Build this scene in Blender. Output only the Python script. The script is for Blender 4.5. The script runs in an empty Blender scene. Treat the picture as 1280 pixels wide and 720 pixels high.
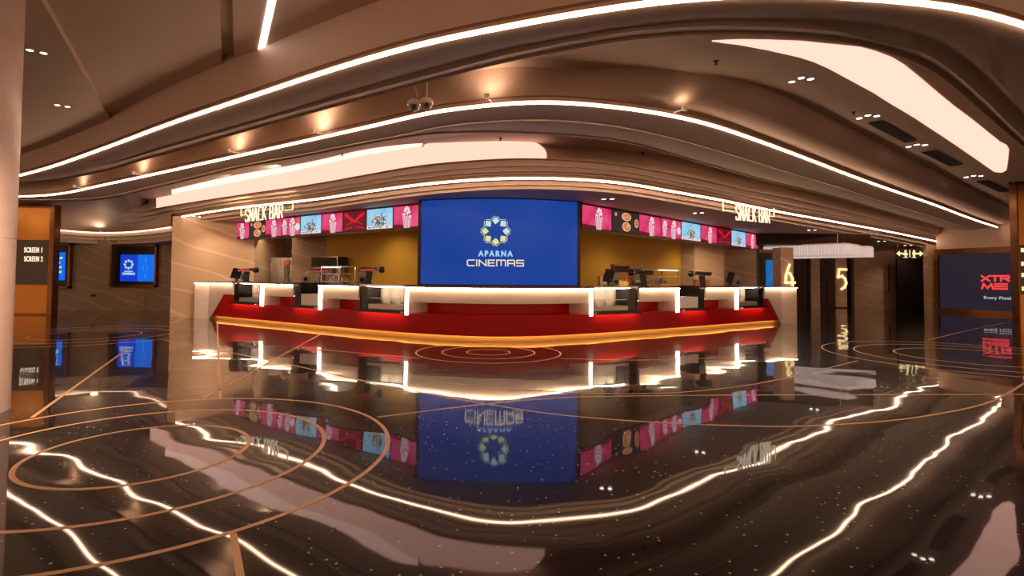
import bpy, bmesh, math, random
from mathutils import Vector, Matrix
random.seed(7)
S = bpy.context.scene
COL = S.collection
# ------------------------------------------------------------------ camera
H = 1.35
FPX, PX, PY, PITCH, ROLL = 681.84, 617.59, 325.68, 0.0331, 0.0084
cp, sp_, cr, sr = math.cos(PITCH), math.sin(PITCH), math.cos(ROLL), math.sin(ROLL)
FW = Vector((0, cp, sp_)); R0 = Vector((1, 0, 0)); U0 = Vector((0, -sp_, cp))
RT = cr*R0 + sr*U0; UP = -sr*R0 + cr*U0
cam = bpy.data.cameras.new('camera'); camo = bpy.data.objects.new('camera', cam); COL.objects.link(camo)
cam.sensor_fit = 'HORIZONTAL'; cam.sensor_width = 36; cam.lens = 36*FPX/1280
cam.shift_x = (640-PX)/1280; cam.shift_y = (PY-360)/1280
cam.clip_start = .05; cam.clip_end = 200
M = Matrix.Identity(4)
for i in range(3):
    M[i][0] = RT[i]; M[i][1] = UP[i]; M[i][2] = -FW[i]
M[2][3] = H
camo.matrix_world = M
S.camera = camo
S.view_settings.view_transform = 'Standard'
S.view_settings.look = 'None'
S.view_settings.gamma = 1; S.view_settings.exposure = 0
S.view_settings.use_curve_mapping = False

def ray(x, y):
    return RT*((x-PX)/FPX) - UP*((y-PY)/FPX) + FW
def at_z(x, y, z=0.0):
    d = ray(x, y); t = (z-H)/d.z
    return Vector((d.x*t, d.y*t, z))
def at_y(x, y, Y):
    d = ray(x, y); t = Y/d.y
    return Vector((d.x*t, Y, H+d.z*t))
def ratio(x, y=365):
    d = ray(x, y); return d.x/d.y

# ------------------------------------------------------------------ materials
def mat(name, col, rough=.5, metal=0, emit=None, es=0, spec=.5, alpha=None, trans=0, coat=0, ior=1.45):
    m = bpy.data.materials.new(name); m.use_nodes = True
    b = m.node_tree.nodes['Principled BSDF']
    b.inputs['Base Color'].default_value = (*col, 1)
    b.inputs['Roughness'].default_value = rough
    b.inputs['Metallic'].default_value = metal
    b.inputs['Specular IOR Level'].default_value = spec
    b.inputs['IOR'].default_value = ior
    b.inputs['Coat Weight'].default_value = coat
    b.inputs['Transmission Weight'].default_value = trans
    if emit:
        b.inputs['Emission Color'].default_value = (*emit, 1)
        b.inputs['Emission Strength'].default_value = es
    return m
def nodes(m): return m.node_tree.nodes, m.node_tree.links, m.node_tree.nodes['Principled BSDF']
def lin(r, g, b):
    f = lambda c: ((c/255+.055)/1.055)**2.4 if c > 10 else c/255/12.92
    return (f(r), f(g), f(b))
def noise_rough(m, scale, lo, hi):
    n, l, b = nodes(m)
    tc = n.new('ShaderNodeTexCoord'); t = n.new('ShaderNodeTexNoise'); t.inputs['Scale'].default_value = scale
    mr = n.new('ShaderNodeMapRange'); mr.inputs['To Min'].default_value = lo; mr.inputs['To Max'].default_value = hi
    l.new(tc.outputs['Object'], t.inputs['Vector']); l.new(t.outputs['Fac'], mr.inputs['Value']); l.new(mr.outputs['Result'], b.inputs['Roughness'])
def marble(name, base, vein, scale=.6, rough=.25, amount=.35):
    m = mat(name, base, rough); n, l, b = nodes(m)
    tc = n.new('ShaderNodeTexCoord'); mp = n.new('ShaderNodeMapping'); mp.inputs['Scale'].default_value = (1, 1, 2.2)
    mp.inputs['Rotation'].default_value = (.3, -.55, 0)
    n1 = n.new('ShaderNodeTexWave'); n1.wave_type = 'BANDS'; n1.bands_direction = 'Z'; n1.inputs['Scale'].default_value = scale; n1.inputs['Distortion'].default_value = 5; n1.inputs['Detail'].default_value = 2.5; n1.inputs['Detail Scale'].default_value = .9
    r1 = n.new('ShaderNodeValToRGB'); e = r1.color_ramp.elements
    e[0].position = .955; e[0].color = (0, 0, 0, 1); e[1].position = 1; e[1].color = (1, 1, 1, 1)
    n2 = n.new('ShaderNodeTexNoise'); n2.inputs['Scale'].default_value = scale*3; n2.inputs['Detail'].default_value = 5
    mx = n.new('ShaderNodeMixRGB'); mx.inputs['Color1'].default_value = (*base, 1); mx.inputs['Color2'].default_value = (*[c*.86 for c in base], 1)
    mv = n.new('ShaderNodeMixRGB'); mv.inputs['Color2'].default_value = (*vein, 1)
    ml = n.new('ShaderNodeMath'); ml.operation = 'MULTIPLY'; ml.inputs[1].default_value = amount
    l.new(tc.outputs['Object'], mp.inputs['Vector'])
    l.new(mp.outputs['Vector'], n1.inputs['Vector']); l.new(mp.outputs['Vector'], n2.inputs['Vector'])
    l.new(n1.outputs['Fac'], r1.inputs['Fac']); l.new(n2.outputs['Fac'], mx.inputs['Fac'])
    l.new(r1.outputs['Color'], ml.inputs[0]); l.new(ml.outputs[0], mv.inputs['Fac']); l.new(mx.outputs['Color'], mv.inputs['Color1'])
    l.new(mv.outputs['Color'], b.inputs['Base Color'])
    return m
def grain(m, c1, c2, scale=(3, 3, 60), detail=4):
    n, l, b = nodes(m)
    tc = n.new('ShaderNodeTexCoord'); mp = n.new('ShaderNodeMapping'); mp.inputs['Scale'].default_value = scale
    t = n.new('ShaderNodeTexNoise'); t.inputs['Scale'].default_value = 1; t.inputs['Detail'].default_value = detail
    mx = n.new('ShaderNodeMixRGB'); mx.inputs['Color1'].default_value = (*c1, 1); mx.inputs['Color2'].default_value = (*c2, 1)
    l.new(tc.outputs['Object'], mp.inputs['Vector']); l.new(mp.outputs['Vector'], t.inputs['Vector'])
    l.new(t.outputs['Fac'], mx.inputs['Fac']); l.new(mx.outputs['Color'], b.inputs['Base Color'])
def emit_mat(name, col, s):
    return mat(name, (.01, .01, .01), .5, emit=col, es=s, spec=.25)

WARM = (1, .66, .44)
MT = {}
MT['plaster'] = mat('ceiling plaster', (.66, .50, .40), .6)
grain(MT['plaster'], (.68, .515, .41), (.62, .47, .37), (.7, .7, .7), 3)
MT['led'] = emit_mat('led strip', (1, .64, .42), 19)
MT['led_soft'] = emit_mat('counter led', (1, .70, .42), 38)
MT['led_vert'] = emit_mat('counter upright led', (1, .78, .54), 4.5)
MT['led_recess'] = emit_mat('recess led', (1, .66, .42), 6)
MT['led_under'] = emit_mat('case under light', (1, .74, .5), 26)
MT['led_toe'] = emit_mat('toe led', (1, .64, .30), 17)
MT['lens'] = emit_mat('lamp lens', (1, .84, .7), 14)
MT['lens_soft'] = emit_mat('soft lens', (1, .8, .62), 2.0)
MT['liner'] = mat('case liner', (.72, .62, .52), .35, .35)
MT['panel'] = emit_mat('light panel', (1.5, .78, .61), 1.0)
MT['panel_face'] = emit_mat('light panel face', (1.45, .75, .56), 1.0)
MT['panel_bright'] = emit_mat('light panel bright', (1.8, 1.05, .85), 1.0)
MT['black'] = mat('black plastic', (.012, .011, .011), .35)
MT['dark'] = mat('dark housing', (.03, .024, .02), .5)
MT['grey'] = mat('grey plastic', (.25, .23, .22), .45)
MT['white'] = mat('white plastic', (.86, .82, .78), .4)
MT['steel'] = mat('brushed steel', (.55, .52, .5), .28, 1); noise_rough(MT['steel'], 8, .2, .38)
MT['chrome'] = mat('polished steel', (.75, .72, .7), .12, 1)
MT['red'] = mat('red lacquer', (.42, .004, .004), .3, spec=.22); noise_rough(MT['red'], 1.2, .28, .32)
MT['brass'] = mat('brass plinth', (.72, .40, .10), .35, .45); grain(MT['brass'], (.76, .43, .12), (.6, .32, .08), (.8, .8, 30))
MT['inlay'] = mat('brass inlay', (.80, .50, .27), .42, .35); noise_rough(MT['inlay'], 4, .35, .5)
MT['bronze'] = mat('bronze frame', (.20, .085, .030), .3, .8); noise_rough(MT['bronze'], 2, .2, .4)
MT['gold'] = mat('gold panel', (.62, .27, .055), .36, .75); grain(MT['gold'], (.66, .29, .06), (.46, .19, .035), (.6, .6, .9))
MT['stone'] = mat('white stone', (.72, .60, .53), .3); grain(MT['stone'], (.75, .63, .56), (.62, .50, .44), (1.2, 1.2, 9))
MT['worktop'] = mat('worktop', (.17, .11, .08), .3); grain(MT['worktop'], (.19, .12, .09), (.13, .085, .06), (9, 9, 9))
MT['marble'] = marble('beige marble', (.70, .47, .30), (.90, .70, .52), .22, .22, .5)
MT['marble_dark'] = marble('brown marble', (.40, .26, .16), (.66, .5, .36), .35, .3, .4)
MT['marble_pale'] = mat('pale stone', (.74, .58, .50), .35); grain(MT['marble_pale'], (.80, .62, .53), (.66, .51, .43), (1.6, 1.6, 7), 6)
MT['yellow'] = mat('yellow wall', (.70, .40, .045), .5); grain(MT['yellow'], (.72, .42, .05), (.64, .36, .04), (.8, .8, .8))
MT['wood_dark'] = mat('dark veneer', (.035, .012, .007), .35, spec=.2); grain(MT['wood_dark'], (.05, .013, .005), (.025, .007, .003), (10, 10, .6))
MT['void'] = mat('dark opening', (.01, .005, .004), .6, spec=.1)
MT['coral'] = mat('coral plastic', (.75, .25, .14), .45)
MT['redp'] = mat('red enamel', (.6, .03, .035), .3)
MT['redscreen'] = mat('red display', (.5, .03, .04), .3, emit=(1, .12, .14), es=.35)
MT['popcorn'] = mat('popcorn', (.85, .6, .12), .8, emit=(1, .62, .1), es=.35)  # popcorn glows by itself, light put into the material
MT['glass'] = mat('glass', (.95, .95, .95), .03, trans=1, ior=1.15)
MT['crystal'] = mat('crystal curtain', (.80, .74, .72), .3, emit=(1, .78, .72), es=.42); grain(MT['crystal'], (.85, .78, .76), (.5, .42, .4), (40, 40, 1))
MT['text_white'] = emit_mat('white lettering', (1, .95, .88), 1.6)
MT['text_warm'] = emit_mat('warm lettering', (1, .74, .34), 1.3)
MT['text_cream'] = emit_mat('cream lettering', (1, .84, .60), 1.15)
MT['text_red'] = emit_mat('red lettering', (1, .06, .07), 1.0)
MT['text_pale'] = emit_mat('pale lettering', lin(175, 180, 190), 1.0)
MT['navy_screen'] = emit_mat('charcoal screen', lin(38, 33, 44), 1.0)
MT['logo_light'] = emit_mat('logo light', lin(196, 226, 226), 1.0)
MT['logo_yellow'] = emit_mat('logo yellow', lin(222, 226, 150), 1.0)
MT['logo_pink'] = emit_mat('logo cream', lin(240, 222, 190), 1.0)
MT['logo_sky'] = emit_mat('logo sky', lin(165, 205, 250), 1.0)
def screen_mat(name, c1, c2, scale=.5):
    m = emit_mat(name, c1, 1.0); n, l, b = nodes(m)
    tc = n.new('ShaderNodeTexCoord'); t = n.new('ShaderNodeTexNoise'); t.inputs['Scale'].default_value = scale; t.inputs['Detail'].default_value = 1
    r = n.new('ShaderNodeMapRange'); r.inputs['From Min'].default_value = .35; r.inputs['From Max'].default_value = .65
    mx = n.new('ShaderNodeMixRGB'); mx.inputs['Color1'].default_value = (*c1, 1); mx.inputs['Color2'].default_value = (*c2, 1)
    l.new(tc.outputs['Object'], t.inputs['Vector']); l.new(t.outputs['Fac'], r.inputs['Value']); l.new(r.outputs['Result'], mx.inputs['Fac']); l.new(mx.outputs['Color'], b.inputs['Emission Color'])
    return m
MT['blue'] = screen_mat('blue led wall', lin(0, 60, 150), lin(32, 68, 150), .45)
MT['tvblue'] = emit_mat('tv blue', lin(10, 60, 205), 1.0)
MT['tvblue2'] = emit_mat('tv light blue', lin(8, 110, 235), 1.0)
MT['dirblue'] = screen_mat('directory blue', lin(8, 92, 165), lin(20, 110, 180), 6)
MT['pink'] = screen_mat('menu pink', lin(205, 30, 80), lin(228, 80, 130), 2.2)
MT['crimson'] = emit_mat('menu crimson', lin(105, 8, 28), 1.0)
MT['scarlet'] = emit_mat('menu scarlet', lin(215, 15, 45), 1.0)
MT['menublue'] = screen_mat('menu blue', lin(120, 190, 232), lin(165, 214, 240), 2)
MT['menuwhite'] = emit_mat('menu white', lin(235, 215, 222), 1.0)
MT['menugrey'] = emit_mat('menu grey', lin(120, 138, 150), 1.0)
MT['menusage'] = emit_mat('menu sage', lin(165, 185, 160), 1.0)
MT['menuslate'] = emit_mat('menu slate', lin(48, 62, 78), 1.0)
MT['menubrown'] = emit_mat('menu brown', lin(56, 38, 40), 1.0)
MT['menuorange'] = emit_mat('menu orange', lin(215, 120, 70), 1.0)
MT['menucream'] = emit_mat('menu cream', lin(235, 195, 150), 1.0)
MT['menupink'] = emit_mat('menu rose', lin(190, 70, 100), 1.0)
MT['menured'] = emit_mat('menu red', lin(180, 30, 50), 1.0)

# ------------------------------------------------------------------ mesh builder
class MB:
    def __init__(s): s.v = []; s.f = []; s.mi = []; s.sm = []
    def add(s, vs, fs, mi=0, smooth=False):
        o = len(s.v); s.v += [tuple(v) for v in vs]
        for f in fs: s.f.append([i+o for i in f]); s.mi.append(mi); s.sm.append(smooth)
    def quad(s, a, b, c, d, mi=0): s.add([a, b, c, d], [(0, 1, 2, 3)], mi)
    def box(s, lo, hi, mi=0, fr=None):
        x0, y0, z0 = lo; x1, y1, z1 = hi
        vs = [(x0,y0,z0),(x1,y0,z0),(x1,y1,z0),(x0,y1,z0),(x0,y0,z1),(x1,y0,z1),(x1,y1,z1),(x0,y1,z1)]
        if fr: vs = [fr(*v) for v in vs]
        s.add(vs, [(0,3,2,1),(4,5,6,7),(0,1,5,4),(1,2,6,5),(2,3,7,6),(3,0,4,7)], mi)
    def prism(s, poly, z0, z1, mi=0):
        """vertical prism over a plan polygon (list of xy)"""
        n = len(poly)
        vs = [(p[0], p[1], z0) for p in poly]+[(p[0], p[1], z1) for p in poly]
        s.add(vs, [tuple(range(n))[::-1], tuple(range(n, 2*n))]+[(i, (i+1) % n, n+(i+1) % n, n+i) for i in range(n)], mi)
    def extr(s, poly3, d, mi=0):
        """polygon of 3D points extruded by vector d"""
        n = len(poly3); d = Vector(d)
        vs = [Vector(p) for p in poly3]+[Vector(p)+d for p in poly3]
        s.add(vs, [tuple(range(n)), tuple(range(n, 2*n))[::-1]]+[(i, n+i, n+(i+1) % n, (i+1) % n) for i in range(n)], mi)
    def grid(s, rows, mi=0, smooth=True, close=False):
        n = len(rows[0]); vs = [p for r in rows for p in r]; fs = []
        for i in range(len(rows)-1):
            for j in range(n if close else n-1):
                k = (j+1) % n
                fs.append((i*n+j, i*n+k, (i+1)*n+k, (i+1)*n+j))
        s.add(vs, fs, mi, smooth)
    def lathe(s, c, prof, seg=24, mi=0, axis='Z', cap=True, smooth=True):
        c = Vector(c); rows = []
        for r, h in prof:
            row = []
            for i in range(seg):
                a = 2*math.pi*i/seg
                if axis == 'Z': row.append(c+Vector((r*math.cos(a), r*math.sin(a), h)))
                elif axis == 'Y': row.append(c+Vector((r*math.cos(a), h, r*math.sin(a))))
                else: row.append(c+Vector((h, r*math.cos(a), r*math.sin(a))))
            rows.append(row)
        s.grid(rows, mi, smooth, True)
        if cap:
            s.add(rows[0], [tuple(range(seg))[::-1]], mi); s.add(rows[-1], [tuple(range(seg))], mi)
    def tube(s, pts, r, seg=8, mi=0):
        pts = [Vector(p) for p in pts]; rows = []
        for i, p in enumerate(pts):
            t = (pts[min(i+1, len(pts)-1)]-pts[max(i-1, 0)]).normalized()
            a = t.cross(Vector((0, 0, 1)));
            if a.length < 1e-3: a = Vector((1, 0, 0))
            a.normalize(); b = t.cross(a).normalized()
            rows.append([p+a*r*math.cos(2*math.pi*k/seg)+b*r*math.sin(2*math.pi*k/seg) for k in range(seg)])
        s.grid(rows, mi, True, True)
        s.add(rows[0], [tuple(range(seg))], mi); s.add(rows[-1], [tuple(range(seg))[::-1]], mi)
    def build(s, name, mats, parent=None, bevel=0):
        me = bpy.data.meshes.new(name); me.from_pydata(s.v, [], s.f)
        ml = mats if isinstance(mats, (list, tuple)) else [mats]
        for m in ml: me.materials.append(MT[m] if isinstance(m, str) else m)
        for p, i, sm in zip(me.polygons, s.mi, s.sm): p.material_index = i; p.use_smooth = sm
        bm = bmesh.new(); bm.from_mesh(me); bmesh.ops.remove_doubles(bm, verts=bm.verts, dist=1e-5)
        bmesh.ops.recalc_face_normals(bm, faces=bm.faces)
        if bevel:
            es = [e for e in bm.edges if len(e.link_faces) == 2 and e.calc_face_angle(0) > .6]
            bmesh.ops.bevel(bm, geom=es, offset=bevel, segments=2, affect='EDGES', clamp_overlap=True)
        bm.to_mesh(me); bm.free()
        me.set_sharp_from_angle(angle=math.radians(32))
        o = bpy.data.objects.new(name, me); COL.objects.link(o)
        if parent: o.parent = parent
        return o
def tag(o, label=None, cat=None, group=None, kind=None):
    if label: o['label'] = label
    if cat: o['category'] = cat
    if group: o['group'] = group
    if kind: o['kind'] = kind
    return o
def empty(name, loc, label, cat, group=None, rz=0):
    o = bpy.data.objects.new(name, None); COL.objects.link(o); o.location = loc; o.rotation_euler = (0, 0, rz); o.empty_display_size = .1
    return tag(o, label, cat, group)
def structure(mb, name, m, bevel=0):
    return tag(mb.build(name, m, None, bevel), kind='structure')
def dup(root, loc, rz, label=None, group=None):
    r = root.copy(); COL.objects.link(r); r.location = loc; r.rotation_euler = (0, 0, rz)
    if label: r['label'] = label
    if group: r['group'] = group
    for ch in list(root.children):
        c = ch.copy(); COL.objects.link(c); c.parent = r
        for g in ch.children:
            d = g.copy(); COL.objects.link(d); d.parent = c
    return r
def world_part(mb, name, m, parent, bevel=0):
    """part whose mesh was made in world coordinates, child of an empty"""
    T = (Matrix.Translation(parent.location) @ Matrix.Rotation(parent.rotation_euler.z, 4, 'Z')).inverted()
    mb.v = [tuple(T @ Vector(v)) for v in mb.v]
    return mb.build(name, m, parent, bevel)
def frame(o, u, z0=0):
    """local frame on a wall line: u along, w outward (to the room), z up"""
    u = Vector((u[0], u[1], 0)).normalized(); n = Vector((u.y, -u.x, 0))
    o = Vector((o[0], o[1], z0))
    return lambda a, w, z: tuple(o+u*a+n*w+Vector((0, 0, z)))
def text_mesh(mb, body, size, fr, mi=0, depth=.01, align='CENTER', xs=1, bold=0, space=1, w0=0):
    cu = bpy.data.curves.new('t', 'FONT'); cu.body = body; cu.size = size; cu.align_x = align; cu.align_y = 'CENTER'
    cu.extrude = depth/2; cu.offset = bold; cu.space_character = space; cu.resolution_u = 3
    o = bpy.data.objects.new('t', cu); COL.objects.link(o)
    me = bpy.data.meshes.new_from_object(o.evaluated_get(bpy.context.evaluated_depsgraph_get()))
    vs = [fr(v.co.x*xs, w0+depth/2+v.co.z, v.co.y) for v in me.vertices]
    mb.add(vs, [tuple(p.vertices) for p in me.polygons], mi)
    bpy.data.objects.remove(o); bpy.data.curves.remove(cu); bpy.data.meshes.remove(me)
def spot(name, loc, power, col=WARM, size=1.9, blend=.7, tgt=None, rad=.05):
    l = bpy.data.lights.new(name, 'SPOT'); l.energy = power; l.color = col; l.spot_size = size; l.spot_blend = blend; l.shadow_soft_size = rad
    o = bpy.data.objects.new(name, l); COL.objects.link(o); o.location = loc
    d = (Vector(tgt)-Vector(loc)) if tgt is not None else Vector((0, 0, -1))
    o.rotation_euler = d.to_track_quat('-Z', 'Y').to_euler()
    return o

# ------------------------------------------------------------------ ceiling curves
def interp(pts):
    """smooth (monotone cubic) interpolation through (x, y)"""
    pts = sorted(pts); n = len(pts)
    h = [pts[i+1][0]-pts[i][0] for i in range(n-1)]; d = [(pts[i+1][1]-pts[i][1])/h[i] for i in range(n-1)]
    m = [d[0]]+[0 if d[i-1]*d[i] <= 0 else (d[i-1]+d[i])/2 for i in range(1, n-1)]+[d[-1]]
    for i in range(1, n-1):
        if d[i-1]*d[i] <= 0: m[i] = (d[i-1]*h[i]+d[i]*h[i-1])/(h[i]+h[i-1])
    def f(x):
        if x <= pts[0][0]: return pts[0][1]+m[0]*(x-pts[0][0])
        if x >= pts[-1][0]: return pts[-1][1]+m[-1]*(x-pts[-1][0])
        for i in range(n-1):
            if x <= pts[i+1][0]: break
        t = (x-pts[i][0])/h[i]
        return ((2*t**3-3*t**2+1)*pts[i][1]+(t**3-2*t**2+t)*h[i]*m[i]+(-2*t**3+3*t**2)*pts[i+1][1]+(t**3-t**2)*h[i]*m[i+1])
    return f
def smooth_curve(f, xs, z, it=3):
    P = [at_z(x, f(x), z) for x in xs]
    for _ in range(it):
        P = [P[0]]+[(P[i-1]+2*P[i]+P[i+1])/4 for i in range(1, len(P)-1)]+[P[-1]]
    return P
Z1, Z2, Z3 = 3.70, 3.70, 3.30
ZR1, ZR2, ZHI = 4.2, 3.95, 4.30
C1 = interp([(-150,243),(30,218.5),(143,181),(212,155),(320,119),(420,86),(520,57.5),(640,32.5),(765,11),(855,0),(980,-6),(1100,0),(1145,4),(1210,13.5),(1280,32.5),(1440,95)])
S1 = interp([(-150,245),(30,222),(80,218),(130,204),(180,187),(218,175),(320,146),(480,96),(640,54),(700,42),(765,31),(860,19.5),(960,17),(1085,24),(1160,41),(1210,64),(1235,88),(1280,135),(1330,180),(1440,240)])
L1 = interp([(-150,246),(30,225),(80,222),(130,212.5),(180,197.5),(218,187),(320,158),(480,114),(640,73),(700,61),(765,49),(860,40),(900,39),(960,40),(1060,48),(1114,60),(1168,78),(1204,107),(1230,130),(1280,180),(1330,215),(1440,262)])
L1B = interp([(-150,246.8),(30,226),(80,224),(130,215),(180,200),(218,190),(320,161),(480,117.5),(640,76.5),(700,65),(765,53),(860,44),(900,43),(960,44.5),(1060,54),(1114,67),(1168,88),(1217,130),(1247,156),(1280,185),(1330,220),(1440,266)])
C2 = interp([(-150,248.5),(30,245.5),(63,244),(85,241.7),(108,235.8),(147,227.5),(197,217),(230,209.5),(288,197),(390,174.5),(488,152.4),(542,140),(590,134),(634,129.6),(688,128),(742,131.2),(800,138),(834,143.5),(888,156),(942,174.2),(1000,195.5),(1068,221.5),(1122,240.5),(1180,260),(1206,271),(1262,288.5),(1330,305),(1440,322)])
S2 = interp([(-150,251.5),(30,249),(80,249),(137,245),(180,234),(230,223),(288,208.5),(390,190),(452,177),(510,167),(542,158.7),(590,153.2),(652,149.3),(724,151.5),(790,160.5),(852,175),(924,196),(980,213.5),(1050,234),(1122,257.7),(1180,274.8),(1206,285),(1262,300),(1330,312),(1440,326)])
L2 = interp([(-150,253),(30,250.5),(80,250.5),(137,248),(180,237),(230,225.5),(288,210.8),(390,192.3),(452,179.5),(510,169),(540,165),(590,163.7),(652,164.3),(724,168.8),(790,177),(834,190),(877,202.2),(924,215.7),(980,230),(1050,247),(1122,267.5),(1206,291),(1262,304),(1330,315),(1440,328)])
PT = interp([(150,250),(192.6,242.2),(288,220.8),(390,202.5),(452,188.5),(506,181.3),(560,178.6),(600,177.4),(652,177.4),(674,179),(690,184),(706,184.7),(790,190.4),(834,196),(877,203)])
PB = interp([(150,255),(200,245),(288,228.6),(390,208.4),(452,194.8),(506,185.8),(537,181)])
B3 = interp([(150,271),(196,260),(288,245),(390,230),(452,219),(524,206.6),(590,200.4),(634,198),(695,198.6),(760,204),(790,208.3),(852,218.4),(924,235.2),(980,245.5),(1032,258.5),(1122,279.5),(1185,295),(1240,307)])
C3 = interp([(150,286),(223,271.5),(288,261),(400,248.5),(452,240.5),(523,231),(590,225),(634,223),(706,223.5),(760,227),(790,230.5),(834,238.3),(895,249),(960,262.2),(1050,278.4),(1122,291.6),(1180,303.7),(1240,315)])
XS = [-150+i*(1590/106) for i in range(107)]
def lift(P, z): return [Vector((p.x, p.y, z)) for p in P]
def back(P, d):
    """shift plan curve away from the viewer side"""
    out = []
    for i, p in enumerate(P):
        t = P[min(i+1, len(P)-1)]-P[max(i-1, 0)]; n = Vector((-t.y, t.x, 0)).normalized()
        out.append(p+n*d)
    return out
def led_rows(P, z, zt):
    """fascia foot: shadow groove over a lit profile: rows from fascia bottom to soffit edge"""
    bk = back(P, .06)
    fw = back(P, -.032)
    return [lift(P, zt), lift(bk, zt), lift(bk, z+.028), lift(fw, z+.028), lift(fw, z+.017), lift(P, z+.017), lift(P, z)]
def strip(name, P, z, label, group='LED lines along the ceiling ribbons'):
    m = MB(); f = back(P, -.02); b = back(P, -.002)
    m.grid([lift(b, z+.006), lift(f, z+.006), lift(f, z-.022), lift(b, z-.022), lift(b, z+.006)], smooth=False)
    o = m.build(name, 'led'); tag(o, label, 'light strip', group); return o

c1 = smooth_curve(C1, XS, Z1); s1 = smooth_curve(S1, XS, Z1); l1 = smooth_curve(L1, XS, Z1+.10); l1b = smooth_curve(L1B, XS, Z1+.18)
c2 = smooth_curve(C2, XS, Z2); s2 = smooth_curve(S2, XS, Z2); l2 = smooth_curve(L2, XS, Z2+.08)
# ribbon 1
m = MB()
s1d = smooth_curve(lambda x: S1(x)+4.5+4*max(0, min(1, (x-300)/700)), XS, Z1+.05)
l1u = smooth_curve(lambda x: L1(x)-5-2*max(0, min(1, (x-300)/700)), XS, Z1+.02)
l1 = smooth_curve(L1, XS, Z1+.075); l1b = smooth_curve(L1B, XS, Z1+.05)
m.grid([lift(c1, ZHI+.14)]+led_rows(c1, Z1, Z1+.10)+[s1, s1d, l1u, l1, l1b, lift(l1b, ZR1)])
structure(m, 'ceiling_ribbon', 'plaster')
strip('led_strip_light', c1, Z1, 'nearest and highest curved LED line sweeping across the whole ceiling')
# recess ceiling 1 + cove 2 + ribbon 2
T2F = interp([(652,95),(700,88),(740,85),(790,84.5),(840,87.5),(890,94),(960,111),(1035,147),(1085,172),(1150,205),(1210,235),(1262,260),(1330,288),(1440,312)])
t2 = []
t2img = smooth_curve(T2F, XS, ZR1)
for x, p, q in zip(XS, c2, t2img):
    w = min(1, max(0, (x-640)/110)); w = w*w*(3-2*w)
    t2.append(Vector((p.x, p.y, ZR1)).lerp(q, w))
rows = []
for k in range(9):
    t = k/8
    r = []
    for a, b in zip(t2, c2):
        e = Vector((a.x, a.y, Z2+.10)).lerp(Vector((a.x, a.y, Z2+.10)), 0)
        b2 = Vector((b.x, b.y, Z2+.10)); ctrl = Vector((a.x*.75+b.x*.25, a.y*.75+b.y*.25, Z2+.16))
        r.append(a*(1-t)**2+ctrl*2*t*(1-t)+b2*t*t)
    rows.append(r)
m = MB(); m.grid([lift(l1b, ZR1), t2]); structure(m, 'ceiling_recess', 'plaster')
s2d = back(s2, .03)
m = MB(); m.grid(rows+led_rows(c2, Z2, Z2+.10)[1:]+[s2, lift(s2, Z2-.02), lift(s2d, Z2-.02), lift(l2, Z2+.08), lift(l2, Z2+.055), lift(back(l2, .03), Z2+.055), lift(back(l2, .03), ZR2)])
structure(m, 'ceiling_ribbon', 'plaster')
strip('led_strip_light', [p for p, x in zip(c2, XS) if x < 1258], Z2, 'middle curved LED line passing behind the hanging cameras')
# recess 2 and ribbon 3 (from the marble wall to the right hand wall)
XR = [186+i*(1050/75) for i in range(76)]
l2r = smooth_curve(L2, XR, Z2+.08)
b3 = smooth_curve(B3, XR, 3.60, 2); c3 = smooth_curve(C3, XR, Z3, 2)
pt = smooth_curve(PT, XR, ZR2, 1)
pb = []
for x, q, b in zip(XR, pt, b3):
    v = Vector((b.x, b.y, ZR2))
    if x < 530: pb.append(at_z(x, PB(x), ZR2))
    else:
        w = min(1, max(0, (x-800)/80)); pb.append(q.lerp(v, w))
pt = [q if x < 530 else p for x, q, p in zip(XR, pt, pb)]
m = MB(); m.grid([lift(l2r, ZR2), pt, pb]); structure(m, 'ceiling_recess', 'plaster')
def lerpP(A, B, t, z): return [Vector((a.x+(b.x-a.x)*t, a.y+(b.y-a.y)*t, z)) for a, b in zip(A, B)]
i1, i2 = lerpP(b3, c3, .36, 3.6), lerpP(b3, c3, .70, 3.5)
S3A = smooth_curve(lambda x: C3(x)+8.5*(1-max(0, abs(x-640)-200)/1500), XR, 3.22, 2)
S3B = smooth_curve(lambda x: C3(x)+13.5*(1-max(0, abs(x-640)-200)/1500), XR, 3.15, 2)
far = []
for x, p in zip(XR, S3B):
    k = ratio(x, 300); far.append(Vector((k*29.5, 29.5, 3.15)))
m = MB()
m.grid([pb, b3, i1, lift(i1, 3.5), i2, lift(i2, 3.42), lift(c3, 3.42)]+led_rows(c3, Z3, 3.38)+[lift(S3A, Z3), lift(S3A, 3.22), lift(S3B, 3.22), lift(S3B, 3.15), far])
structure(m, 'ceiling_ribbon', 'plaster')
sel = [i for i, x in enumerate(XR) if 222 <= x <= 1186]
strip('led_strip_light', [c3[i] for i in sel], Z3, 'lowest curved LED line running above the snack bar')
R3_END = [P_[1] for P_ in (pb, b3, i1, lift(i1, 3.5), i2, lift(i2, 3.42), lift(c3, 3.42), c3, lift(S3A, Z3), lift(S3A, 3.22), lift(S3B, 3.15))]
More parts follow.
